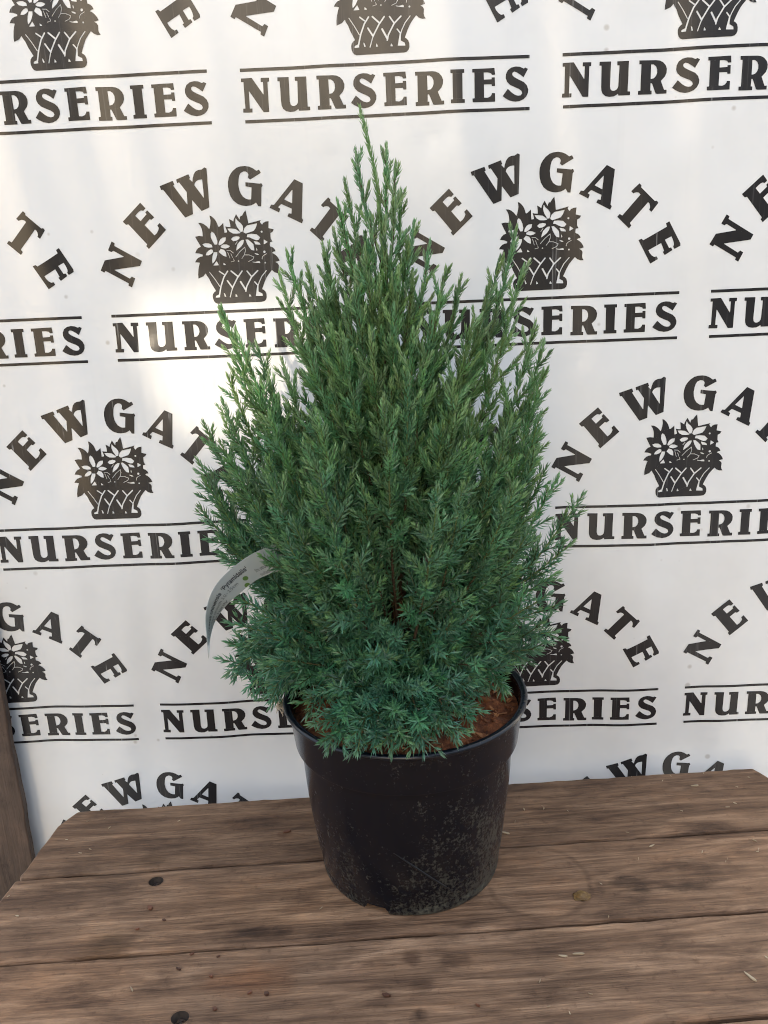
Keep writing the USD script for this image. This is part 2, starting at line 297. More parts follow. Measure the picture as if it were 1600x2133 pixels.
BASKET = {'outer': [(363.9,304.3),(369.5,302.2),(374.2,298.1),(378.9,293.1),(382.5,288.1),(385.4,282.1),(387.6,276.2),(388.9,271.3),(390.5,268.3),(394.1,269.5),(400.8,274.7),(406.5,279.9),(406.8,272.5),(407.2,258.9),(408.1,249.1),(416.1,250.3),(416.8,253.6),(412,268.8),(418.7,267),(428.9,266.1),(428.8,275.5),(426.1,291.1),(433,287.9),(439.8,282.8),(442.6,291.4),(450.6,305.2),(455.4,296.7),(460.8,287.7),(462,294.5),(465,299.6),(469,299),(475,308.4),(481.8,315.8),(484.6,300.3),(487.6,275.4),(506.5,279.4),(528.5,284.5),(525,279.3),(527.7,274.3),(531.4,269.9),(536,275.9),(543.5,279.1),(553.3,280),(551.9,268.4),(551.2,258.7),(568.3,254.1),(563.6,246.5),(556.1,242.9),(556,233.2),(556.2,225.3),(560.9,216.7),(552.4,214.7),(551.5,207.8),(551.8,201.9),(559.9,198.6),(565.7,193.1),(568.9,185.8),(561.9,184.7),(556.4,181),(563.5,177.8),(570.3,171.9),(576,164.4),(579.9,155.7),(573.1,154),(565.6,151.9),(572.6,147.6),(576.3,141.5),(575,129.6),(576.5,122.5),(580.6,115.7),(570.2,115.8),(560,119.6),(552.2,126.9),(543.1,116.9),(533.7,105.2),(525.1,89.5),(515.4,67.7),(521,64.4),(525.9,59.1),(528.6,50.9),(528.6,40.7),(525.9,33.7),(520.2,28.5),(510.6,26.6),(436.6,26.5),(364.6,26),(357.4,28.7),(352.7,34.6),(350.2,41.9),(349.5,52.1),(351.2,58.1),(355.5,63.6),(362.2,67.8),(348.9,92.6),(343,108),(335.7,119.3),(334.2,124.4),(332,123.5),(324.9,115.8),(307.9,109.4),(308.1,122.5),(310.8,138.4),(315,152.2),(318.2,159),(310.6,160.8),(302.3,161.1),(306.8,168.5),(313.1,174.6),(320.7,177.8),(329.2,179.5),(329.7,184.4),(317.7,188.9),(305.7,189.9),(310.4,199),(317.3,205.7),(326.4,209.2),(323.5,215.3),(316.5,228.3),(310.6,241),(323.2,243.2),(335.9,241.3),(336.1,252),(335.2,262.8),(331.5,273.7),(324.9,283.3),(333.5,282.9),(341.8,279.5),(351,272.5),(359.3,262.4),(362.1,269.5),(364.2,278.2),(366,289.7)],'holes': [[(366.5,255.1),(373.6,249.5),(379.3,237.5),(382,224.7),(380.6,214.5),(372.2,213.7),(366.1,225.3),(361.6,237.3),(362.2,249)],[(411,235.2),(408.9,224.5),(401.7,218),(392.9,212.4),(387.5,211.1),(384.7,213.7),(387.1,221.5),(392.5,230.1),(400.2,234.7)],[(423.1,207.2),(415.8,202.6),(406.3,200.4),(396.1,202.4),(391.1,205),(391.5,208.9),(400.2,213.7),(410.6,213.3)],[(390.7,200.3),(401.7,196.3),(406.8,188.2),(407.6,174.3),(397.9,177.6),(390.1,183.9),(382.9,190.7)],[(378.3,190.3),(377.4,181.5),(373.3,171.7),(367.2,162),(359.1,154.4),(358.6,164.4),(360.6,176.2),(366.8,190.8)],[(364.4,197.8),(364.8,190.9),(358,185.2),(349.3,181.6),(339.3,182),(342.8,189.8),(350.7,196.4),(358.4,200)],[(364.1,205.7),(350.6,205.3),(338.4,208.7),(331.6,216.9),(341.6,219.8),(353,219),(362.8,213.3)],[(448,294.1),(453.4,285.1),(463,277),(469.4,268),(469.6,259.2),(466.8,250.5),(459.5,249.9),(456,256.8),(449.7,266.8),(445.7,279.6)],[(516,274.8),(510,260.4),(503.1,252),(491.5,248.5),(476.6,244.3),(470.3,248),(469.6,251.4),(474,261.9),(482.9,269.4),(497.6,271.7)],[(481.6,242.1),(495.1,243.1),(511.5,240.9),(522.4,230.6),(516.2,223.1),(507.9,222.4),(497.9,226.8),(487,232.5),(478.7,233)],[(474,225.8),(481.3,226.5),(490.9,218.2),(498.6,210),(499.8,200.1),(500,190.3),(490.8,192.6),(484.3,200.8),(478,212.8)],[(469.8,225),(465.6,213.4),(458.6,204.8),(449.8,198.2),(440.4,191.7),(442.9,202.5),(446.8,212.2),(454.9,220.7),(462.5,225.3)],[(456.5,231.8),(451.3,226.7),(443.7,223.1),(434.2,222.1),(427,228.7),(434.4,235.3),(445,237.4),(454.1,235.8)],[(458.1,246),(447.7,245.1),(435.4,246),(424.6,252.3),(418.2,261.9),(430.6,261.8),(444.9,259.6),(452.7,254),(460.4,248.5)],[(532.9,224.3),(545.7,215.9),(532,208.3)],[(499.5,220.8),(513.7,217.3),(519.6,213.1),(521.6,207.5),(504.8,209.8)],[(507.3,202.8),(509.9,191.8),(506.8,189),(506.1,195.9)],[(498.4,183.4),(508.6,181),(516.1,176.1),(508.2,176.1),(502.2,179.3)],[(360.7,148.7),(373.5,162.7),(379.9,149.1)],[(394.9,156.9),(401.7,151.6),(403.5,148.6),(395.2,148.9)],[(487.8,157.1),(500.1,154.6),(510.8,157.1),(514.9,156),(516.1,150.3),(504,151.4),(491.7,153.9)],[(359.2,47.2),(360.7,51.6),(373.9,57.2),(374,47),(362.2,45.9)],[(500.8,82.4),(504.6,82.2),(502.8,60.1),(514.9,53.5),(516.3,45.3),(492.8,46.3),(496.2,62.4)],[(386.9,60.7),(390.9,58.5),(394.6,48.2),(389.9,47.4)],[(426.7,57.5),(433.1,46.7),(425.6,45.9)],[(472.9,55.2),(478.8,45.2),(469.9,45.6)]],'strokes': [([(346.5,128.3),(361.8,106.2),(376.2,81.8)],2.48),([(379.3,129.6),(393.5,119.4)],4.14),([(406.5,128.9),(392.7,111),(380.6,83.3),(375.9,67.3),(372.5,54.2)],4.55),([(418.4,129),(437.9,112.1)],4.97),([(454.5,127.5),(437.4,107.1),(417.8,75.7)],4.55),([(419,77.7),(413.5,63.7),(407.7,46.5)],3.1),([(403.1,98.9),(418.2,75.7)],4.97),([(470.6,126.8),(483.4,109.7)],4.55),([(505.4,126.8),(483.6,107.3),(465.3,77.8),(461.3,62.8)],4.55),([(446.7,93.7),(461.3,67.8)],5.8),([(533.8,126.3),(517.2,107.9),(507.4,90.2),(502.6,78.3)],2.9),([(492.8,91.8),(502.7,79.9)],4.14),([(539.3,179.7),(528.9,174.2),(523.9,169.5),(522.9,163)],1.86),([(410.2,194),(422.2,193.1),(430.9,185.6)],1.86),([(412.5,188.9),(418.5,170.2)],1.66),([(422.4,183.6),(427.5,171.1)],1.66),([(429.9,167.4),(431.8,160.4),(421.1,157.8)],1.66),([(438.1,173),(453.1,189.2),(468.7,201.4)],1.86),([(469.9,202.4),(471,191.5),(466.8,178.8),(457.4,167.3)],1.86),([(466.7,178.2),(481.2,177.6),(496.9,170.6),(492.5,162.8),(477.3,156.5)],1.86),([(446.5,220),(439.5,211.5)],1.86)],'dots': [((528.2,248.4),3.1),((532.2,185.4),3.93),((445.6,159.2),2.28),((532.2,151.3),2.69)]}



def rounded(p, r=1.5):
    return p.buffer(-r * .6).buffer(r * 1.2).buffer(-r * .6) if p.is_valid else p.buffer(0)


def glyph(key, table, hole=None):
    p = Polygon(table[key])
    p = p if p.is_valid else p.buffer(0)
    if hole:
        p = p.difference(Polygon(hole).buffer(0))
    return rounded(p)


def basket():
    p = Polygon(BASKET['outer']).buffer(0)
    cut = [Polygon(h).buffer(0).buffer(-1).buffer(2).buffer(-1) for h in BASKET['holes']]
    cut += [LineString(s).buffer(w / 2, cap_style='round') for s, w in BASKET['strokes']]
    cut += [Point(c).buffer(w) for c, w in BASKET['dots']]
    return p.difference(unary_union(cut))


SHAPES = []                                                     # (part name, polygon in thousandths of the repeat)
for key, s in (('N', None), ('U', None), ('R', None), ('S', None), ('E', 'E1'), ('R', 'R2'), ('I', None), ('E', None), ('S', 'S2')):
    sh = glyph(key, LETTERS, R_HOLE if key == 'R' else None)
    SHAPES.append(('letter', affinity.translate(sh, *SHIFT[s]) if s else sh))
for key in ('N', 'E_high', 'W', 'G', 'A', 'T', 'E_low'):
    SHAPES.append(('letter', glyph(key, ARC, {'A': A_HOLE, 'W': W_HOLE}.get(key))))
SHAPES.append(('rule_line', sbox(0, -4.7, WID * 1000, 4.7)))
SHAPES.append(('rule_line', sbox(4, -GAP * 1000 - 4.7, WID * 1000 + 1, -GAP * 1000 + 4.7)))
SHAPES.append(('flower_basket', basket()))
FLAT = [(n, *poly_mesh(s, 32.0)) for n, s in SHAPES]
for row in range(0, 5):
    for col in range(-2, 3):
        u0 = col + (0.5 if row % 2 else 0.0)
        for n, v, f in FLAT:
            x = (u0 + v[:, 0] / 1000 + OX) * PER
            z = EYE[2] + (OZ - row * VR + v[:, 1] / 1000) * PER
            if row == 4 and x.mean() < -.15:
                x, z = x + .004, z - .008                       # the print sits a little low here
            inx = min(abs(x.min()), abs(x.max())) if x.min() * x.max() > 0 else 0
            if inx > 0.60 or z.min() > 1.80 or z.max() < 0.55:
                continue
            pts, nor = sheet_points(x, z, 0.0004)
            obj(n, (pts, f), look_print, board, normals=nor)

# ------------------------------------------------------------------ brown post at the left edge of the board
look_post = wood('post_wood', (0.055, 0.036, 0.026), (0.09, 0.06, 0.045), (0.125, 0.088, 0.068), along='z')
pw = np.array([[-.7, -.006], [-.568, -.006], [-.567, -.0055], [-.566, -.004], [-.566, .006], [-.7, .006]])
pz = np.linspace(0.004, 1.18, 60)
pv = np.concatenate([np.column_stack([pw[:, 0] + (0.0009 * np.sin(z * 37) + .0006 * np.sin(z * 91)) * (pw[:, 0] > -.6), pw[:, 1], np.full(len(pw), z)]) for z in pz])
n6 = len(pw)
pf = [(a * n6 + b, a * n6 + (b + 1) % n6, (a + 1) * n6 + (b + 1) % n6, (a + 1) * n6 + b) for a in range(len(pz) - 1) for b in range(n6)]
pf += [((len(pz) - 1) * n6 + a, (len(pz) - 1) * n6 + b, (len(pz) - 1) * n6 + c, (len(pz) - 1) * n6 + c) for a, b, c in ((0, 1, 2), (0, 2, 3), (0, 3, 4), (0, 4, 5))]
pf = np.array(pf); pt = np.vstack([pf[:, [0, 1, 2]], pf[:, [0, 2, 3]]]); pt = pt[(pt[:, 1] != pt[:, 2])]
obj('wooden_post', (pv + np.array([0, 1.03, 0]), pt), look_post, smooth=30,
    label='dark brown upright timber post at the left edge of the printed board', cat='post')
# ------------------------------------------------------------------ the fence behind the camera that shades the table; a gap in it lets one patch of sun through
look_fence = look('grey_fence', {'p': ('principled_bsdf', {'base_color': (.33, .31, .29), 'roughness': .8})}, [])
FY = -3.2
def on_fence(px, py):
    p = on_y(px, py, BOARD_Y)
    q = p + SUN * ((FY - p[1]) / SUN[1])
    return q[0], q[2]
xa, za = on_fence(-330, -40); xb, zb = on_fence(1800, -40)
gap = Polygon([on_fence(*p) for p in [(250, 650), (420, 600), (690, 640), (700, 860), (480, 930), (370, 900)]])
bars = unary_union([sbox(x, 0, x + .0132, 4) for x in np.arange(xa, xb, .016)])       # upright slats left standing in the gap
top = max(za, zb) + .03
look_film = look('greenhouse_film', {'p': ('translucent_bsdf', {'color': (.90, .85, .73)})}, [], surface='p.BSDF')


def upright(poly, depth, y):
    m = trimesh.util.concatenate([trimesh.creation.extrude_polygon(g_, depth, engine='earcut') for g_ in getattr(poly, 'geoms', [poly])])
    m.apply_transform(np.array([[1, 0, 0, 0], [0, 0, 1, y], [0, 1, 0, 0.0], [0, 0, 0, 1.0]]))
    return m


screen = thing('fence_screen', 'timber screen with translucent film above it and a slatted gap behind the viewer', 'screen')
obj('boarding', upright(sbox(xa - .06, 0.0, xb + .06, 1.95), .03, FY), look_fence, screen)
sheet_film = sbox(xa - .06, 1.952, xb + .06, top).difference(gap)
fv, ff = poly_mesh(sheet_film)
obj('film', (np.column_stack([fv[:, 0], np.full(len(fv), FY), fv[:, 1]]), ff), look_film, screen)
obj('slats', upright(gap.intersection(bars), .004, FY - .002), look_fence, screen)

# tall hedges further back, on either side of the gap where the low sun stands
look_hedge = look('hedge_green', {'tc': OBJ, 'n': ('noise_texture', {'scale': 6.0, 'detail': 5.0}), 'r': ('rgb_ramp', {'ramp': [(.35, (.02, .035, .012)), (.7, (.07, .10, .035))]}),
                                  'p': ('principled_bsdf', {'roughness': .8})}, [('tc.object', 'n.vector'), ('n.fac', 'r.fac'), ('r.color', 'p.base_color')])
for hx0, hx1, where in ((-16.0, -4.3, 'left'), (0.9, 16.0, 'right')):
    hb = trimesh.creation.box((hx1 - hx0, 2.0, 5.2)); hb.apply_translation(((hx0 + hx1) / 2, -11.0, 2.6))
    hv, hf = trimesh.remesh.subdivide_to_size(hb.vertices, hb.faces, .45, max_iter=12)
    hv, hf = trimesh.Trimesh(hv, hf).vertices, trimesh.Trimesh(hv, hf).faces
    amp = (meshkit.fbm(hv * 1.3, 4, 21) - .5)[:, None]
    hv = hv + (hv - np.array([(hx0 + hx1) / 2, -11.0, 2.6])) * np.array([.03, 1.0, .25]) * amp
    hv[:, 2] = np.maximum(hv[:, 2], .01)
    obj('hedge', (hv, hf), look_hedge, smooth=True, label='tall dark hedge far behind the viewer on the ' + where, cat='hedge')
# ------------------------------------------------------------------ plank table
TOP = 0.75
TROT = math.radians(3.3)
TO = on_z(155, 1690, TOP)                                        # where the rear edge begins, beside the cut corner
CT, ST = math.cos(TROT), math.sin(TROT)


def to_table(p):
    d = np.asarray(p)[:2] - TO[:2]
    return np.array([d[0] * CT + d[1] * ST, -d[0] * ST + d[1] * CT])


def tpx(px, py):
    return to_table(on_z(px, py, TOP))


table = thing('plank_table', 'weathered brown timber plank table with a clipped rear corner', 'table', (TO[0], TO[1], TOP), TROT)
rc, rs = tpx(1120, 1830), tpx(1500, 1843)
stain = (0.50, 0.46, 0.43)
rings = [(rc[0], rc[1] - .004, 0.058, 0.0045, 1.0, (0.5, 0.47, 0.45), 0.5),
         (rc[0] + .005, rc[1] + .004, 0.0, 0.05, 1.0, (0.82, 0.80, 0.79), 0.6)]
for px, py, w, sx, col, am in [(1440, 1806, .017, .28, (.34, .31, .30), .8), (1270, 1840, .010, .3, (.32, .3, .29), .8), (1330, 1856, .008, .3, (.32, .3, .29), .8),
                               (1420, 1848, .008, .16, (.36, .33, .31), .75), (525, 2040, .026, .42, (.80, .52, .32), .6), (730, 2030, .02, .5, (1.15, 1.15, 1.2), .5),
                               (225, 1965, .028, .8, (.42, .4, .33), .75), (330, 1790, .02, .7, (.5, .46, .4), .7), (170, 1830, .04, .5, (.75, .74, .72), .7),
                               (885, 2050, .012, .5, (.4, .36, .34), .7), (935, 2000, .01, .5, (.38, .34, .32), .7), (870, 2115, .010, .9, (.18, .15, .14), .9),
                               (858, 1998, .010, .9, (.35, .3, .28), .8), (1130, 1955, .03, .6, (.7, .68, .66), .6), (1180, 2035, .04, .6, (.7, .69, .68), .6),
                               (500, 1715, .015, .6, (.55, .5, .47), .6), (600, 1735, .008, .8, (.4, .25, .18), .7), (470, 1866, .03, .35, (.62, .58, .55), .7),
                               (540, 1940, .01, .3, (.3, .26, .24), .8), (655, 2085, .05, .4, (.8, .78, .76), .6), (100, 2060, .09, .5, (1.3, 1.2, 1.08), .6),
                               (1540, 1760, .07, .5, (1.15, 1.14, 1.13), .5), (620, 1895, .07, .3, (1.25, 1.17, 1.05), .55)]:
    c = tpx(px, py)
    rings.append((c[0], c[1], 0.0, w, sx, col, am))
look_planks = wood('table_planks', (0.076, 0.040, 0.023), (0.195, 0.112, 0.065), (0.36, 0.222, 0.135), bump=1.0, ring=rings)
look_plank_side = wood('table_frame', (0.05, 0.037, 0.028), (0.09, 0.068, 0.052), (0.14, 0.11, 0.085))
holes = [tpx(325, 1836), tpx(375, 2120)]
joints = [0.0, tpx(600, 1793)[1], tpx(600, 1966)[1], tpx(1540, 2121)[1], tpx(1540, 2121)[1] - .128, tpx(1540, 2121)[1] - .25]
xl, xr = tpx(60, 1830)[0] - .0, tpx(1600, 1625)[0] + .004
print('table joints', np.round(joints, 3), 'x', xl, xr, 'holes', holes)


(lx1, ly1), (lx0, ly0) = tpx(120, 1720), tpx(0, 1880)
print('left edge', lx1, ly1, lx0, ly0)


def plank(y1, y0, x0, x1, cut_back=None, seed=0):
    rg = np.random.default_rng(seed)
    lx = lambda y: lx0 + (y - ly0) * (lx1 - lx0) / (ly1 - ly0) + x0
    ring = [(lx(y0), y0), (x1, y0), (x1, y1), (lx(y1), y1)]
    if cut_back:
        (a, b), (c, d) = cut_back
        ring = [(lx(y0), y0), (x1, y0), (x1, y1 - d), (x1 - c, y1), (a, y1), (lx(y1 - b), y1 - b)]
    p = Polygon(ring).buffer(-.004).buffer(.004)
    line = p.exterior.segmentize(.012)
    q = np.array(line.coords)[:-1]
    nz = meshkit.fbm(np.column_stack([q * 55, np.full(len(q), seed * 9.7)]), 4, seed) - .5
    nrm = q - np.array(p.centroid.coords[0]); 
    t = np.roll(q, -1, 0) - np.roll(q, 1, 0); nrm = np.column_stack([t[:, 1], -t[:, 0]]); nrm /= np.linalg.norm(nrm, axis=1, keepdims=True) + 1e-9
    q = q + nrm * (nz * .0042)[:, None]
    full = Polygon(q).buffer(0)
    levels = [(-.034, 0.0), (-.0035, 0.0), (-.0012, -.0009), (0.0, -.0032)]
    hs = [h for h in holes if full.buffer(-.01).contains(Point(h))]
    top = full.buffer(-.0032)
    for h in hs:
        top = top.difference(affinity.scale(Point(h).buffer(.0078, 16), 1.12, 1.0))
    v2, f = poly_mesh(top, 0.03)
    z = (meshkit.fbm(np.column_stack([v2[:, 0] * 9, v2[:, 1] * 40, np.full(len(v2), seed * 3.1)]), 3, seed) - .5) * .0008
    parts = [(np.column_stack([v2, np.minimum(z, 0.0004)]), f)]
    for (z0, o0), (z1, o1) in zip(levels[:-1], levels[1:]):
        a = np.array(full.exterior.coords)[:-1]
        t = np.roll(a, -1, 0) - np.roll(a, 1, 0)
        if not full.exterior.is_ccw:
            t = -t
        nn = np.column_stack([t[:, 1], -t[:, 0]]); nn /= np.linalg.norm(nn, axis=1, keepdims=True) + 1e-9
        n = len(a)
        lo, hi = np.column_stack([a + nn * o0, np.full(n, z0)]), np.column_stack([a + nn * o1, np.full(n, z1)])
        ii = np.arange(n); jj = (ii + 1) % n
        parts.append((np.vstack([lo, hi]), np.vstack([np.column_stack([ii, jj, jj + n]), np.column_stack([ii, jj + n, ii + n])])))
    v2, f = poly_mesh(full)
    parts.append((np.column_stack([v2, np.full(len(v2), -.034)]), f[:, ::-1]))
    return join(parts), hs


look_screw = look('rusty_steel', {'tc': OBJ, 'n': ('noise_texture', {'scale': 300.0, 'detail': 4.0}),
                                  'r': ('rgb_ramp', {'ramp': [(0.3, (0.03, 0.018, 0.012)), (0.7, (0.12, 0.07, 0.045))]}),
                                  'p': ('principled_bsdf', {'roughness': 0.5, 'metallic': 0.4})},
                  [('tc.object', 'n.vector'), ('n.fac', 'r.fac'), ('r.color', 'p.base_color')])
look_hole = look('dark_hole', {'tc': OBJ, 'n': ('noise_texture', {'scale': 200.0}), 'r': ('rgb_ramp', {'ramp': [(0.3, (0.03, 0.02, 0.014)), (0.7, (0.07, 0.048, 0.034))]}),
                               'p': ('principled_bsdf', {'roughness': 0.8})}, [('tc.object', 'n.vector'), ('n.fac', 'r.fac'), ('r.color', 'p.base_color')])
ends = [(0.0, .002), (-.002, 0.0), (-.004, .004), (.003, -.003), (-.002, .0)]
for n in range(5):
    y1, y0 = joints[n] - (.0 if n == 0 else .0021), joints[n + 1] + .0021
    skew = -0.09 * (joints[n] + joints[n + 1]) / 2 * 0
    mesh, hs = plank(y1, y0, ends[n][0], xr + ends[n][1], ((.004, -ly1), (.012, .03)) if n == 0 else None, 11 + n)
    pk = obj('plank', mesh, look_planks, table)
    for h in hs:
        cup = lathe([(.0089, .0002), (.0082, -.003), (.0062, -.0085), (.0001, -.0085)], 28)
        obj('screw_hole', (cup[0] * np.array([1.1, 1.0, 1.0]) + np.array([h[0], h[1], 0]), cup[1]), look_hole, pk, smooth=50)
        sc = lathe([(.0001, -.0052), (.0022, -.0054), (.0043, -.0062), (.0052, -.0078), (.0052, -.0084)], 24)
        slot = trimesh.creation.box((.0066, .0011, .0016)); slot.apply_translation((0, 0, -.0049))
        slot2 = trimesh.creation.box((.0011, .0066, .0015)); slot2.apply_translation((0, 0, -.0049))
        obj('screw', (sc[0] + np.array([h[0], h[1], 0]), sc[1]), look_screw, pk, smooth=40)
        cr = trimesh.util.concatenate([slot, slot2]); cr.apply_transform(trimesh.transformations.rotation_matrix(.5, (0, 0, 1))); cr.apply_translation((h[0], h[1], -.0004))
        obj('screw_slot', cr, look_hole, pk)
yf = joints[5]
for a in (.10, (xl + xr) / 2, xr - .12):
    b = trimesh.creation.box((.07, -yf - .06, .045)); b.apply_translation((a, yf / 2, -.034 - .0245))
    obj('batten', b, look_plank_side, table)
for a in (.10, xr - .12):
    for b in (-.08, yf + .08):
        lg = trimesh.creation.box((.066, .066, TOP - .034 - .049)); lg.apply_translation((a, b, -(TOP - .034 - .049) / 2 - .0825 + .0005 - .0005))
        obj('leg', lg, look_plank_side, table)

# ------------------------------------------------------------------ bits lying on the table
look_splinter = look('pale_splinter', {'oi': ('object_info', {}), 'r': ('rgb_ramp', {'ramp': [(0, (.30, .22, .13)), (1, (.50, .41, .28))]}), 'p': ('principled_bsdf', {'roughness': .7})},
                     [('oi.random', 'r.fac'), ('r.color', 'p.base_color')])
look_husk = look('brown_husk', {'oi': ('object_info', {}), 'r': ('rgb_ramp', {'ramp': [(0, (.06, .025, .014)), (1, (.16, .06, .03))]}), 'p': ('principled_bsdf', {'roughness': .55})},
                 [('oi.random', 'r.fac'), ('r.color', 'p.base_color')])


def chip(length, width, thick, seed):
    rg = np.random.default_rng(seed)
    t = np.linspace(0, 1, 6)
    w = width / 2 * np.array([.25, .7, 1, .8, .95, .15]) * rg.uniform(.5, 1.3, 6)
    x = (t - .5) * length
    bend = rg.uniform(-.2, .2) * length * (t - .5) ** 2 * 4 * .3
    lift = thick * (.3 + rg.uniform(0, 1.2) * t)
    lo = np.concatenate([np.column_stack([x, -w + bend, 0 * x]), np.column_stack([x, w + bend, 0 * x])])
    hi = lo + np.array([0, 0, 1.0]) * np.concatenate([lift, lift * rg.uniform(.6, 1)])[:, None] + np.array([0, 0, thick * .4])
    v = np.vstack([lo, hi])
    m = trimesh.convex.convex_hull(v)
    return m


def lay(name, px, py, length, width, thick, ang, lk, seed, **kw):
    p = on_z(px, py, TOP)
    m = chip(length, width, thick, seed)
    m.apply_transform(trimesh.transformations.rotation_matrix(ang, (0, 0, 1)))
    m.apply_translation((p[0], p[1], TOP + .0006))
    return obj(name, m, lk, **kw)


SPL = [(1447, 1638), (1397, 1617), (1380, 1627), (1465, 1611), (1531, 1674), (1516, 1682), (1535, 1640), (1073, 1713), (1053, 1736), (1133, 1685), (1092, 1687), (1183, 1690),
       (1307, 1735), (1358, 1763), (1463, 1776), (1252, 1842), (1578, 1775), (1515, 1790), (1512, 1796), (1572, 1752), (1580, 1770), (1130, 1680), (1562, 2036), (1205, 1988),
       (1173, 1993), (1125, 2045), (1143, 2098), (1187, 2111), (1230, 2072), (182, 1712), (218, 1706), (228, 1725), (373, 1711), (139, 1750), (167, 1778), (188, 1770), (36, 1909),
       (18, 1868), (669, 1893), (275, 2062), (1596, 1995), (1420, 1690), (1560, 1620), (1330, 1790), (1268, 1911)]
BIG = {(1447, 1638): .010, (1562, 2036): .014, (1053, 1736): .011, (1205, 1988): .012, (1173, 1993): .009, (1358, 1763): .008, (275, 2062): .007}
for n, (px, py) in enumerate(SPL):
    L = BIG.get((px, py), RNG.uniform(.003, .006))
    if (px, py) in BIG:
        lay('wood_splinter', px, py, L, L * .22, .0012, RNG.uniform(-1.2, 1.2) if px != 1562 else -1.05, look_splinter, n,
            label={(1447, 1638): 'broad pale wood flake near the rear right edge of the table', (1562, 2036): 'long pale wood splinter low at the right edge of the table',
                   (1053, 1736): 'thin pale splinter on the table just right of the pot', (1205, 1988): 'pale straw fragment right of the pot on the nearest planks',
                   (1173, 1993): 'smaller pale straw fragment beside the longer one right of the pot', (1358, 1763): 'pale wood flake on the middle plank behind the dark stains',
                   (275, 2062): 'pale triangular wood flake on the front plank at left'}[(px, py)], cat='wood splinter')
    else:
        lay('wood_splinter', px, py, L, L * RNG.uniform(.14, .3), .0007, RNG.uniform(-1.5, 1.5), look_splinter, n,
            label='tiny pale wood splinter scattered on the brown planks', cat='wood splinter', group='tiny pale splinters on the table')
HUSK = [(598, 1733, .010, 'dark broken husk on the rear plank left of the pot'), (313, 1892, .009, 'reddish brown bud scale on the middle plank below the screw hole'),
        (440, 2035, .006, None), (372, 2020, .006, None), (400, 1989, .005, None), (342, 1918, .005, None), (555, 2072, .006, None), (447, 2103, .006, None), (520, 2070, .005, None),
        (805, 2075, .009, 'rust brown flake on the front plank near the centre'), (905, 1690, .005, None), (995, 2096, .005, None), (286, 1937, .005, None), (455, 1994, .004, None)]
for n, (px, py, L, lab) in enumerate(HUSK):
    lay('brown_husk', px, py, L, L * .55, .0016, RNG.uniform(-1, 1), look_husk, 200 + n, label=lab or 'small reddish brown scale dropped on the front planks', cat='plant scrap',
        group=None if lab else 'small brown scales on the table')
look_amber = look('amber_lump', {'tc': OBJ, 'n': ('noise_texture', {'scale': 160.0, 'detail': 4.0}), 'r': ('rgb_ramp', {'ramp': [(.3, (.09, .045, .012)), (.7, (.22, .125, .035))]}),
                                 'b': ('bump', {'strength': .6, 'distance': .002}), 'p': ('principled_bsdf', {'roughness': .6})},
                  [('tc.object', 'n.vector'), ('n.fac', 'r.fac'), ('r.color', 'p.base_color'), ('n.fac', 'b.height'), ('b.normal', 'p.normal')])
ic = trimesh.creation.icosphere(3, 1.0)
dv = 1 + 1.3 * (meshkit.fbm(ic.vertices * 1.9 + 3.3, 4, 5)[:, None] - .5)
iv = ic.vertices * dv * np.array([.0085, .0065, .0035]); iv[:, 2] = np.maximum(iv[:, 2], 0)
pa = on_z(1212, 1868, TOP)
obj('amber_lump', (iv + np.array([pa[0], pa[1], TOP + .0005]), ic.faces), look_amber, smooth=True,
    label='small amber brown crumb of moss right of the pot on the table', cat='moss crumb')
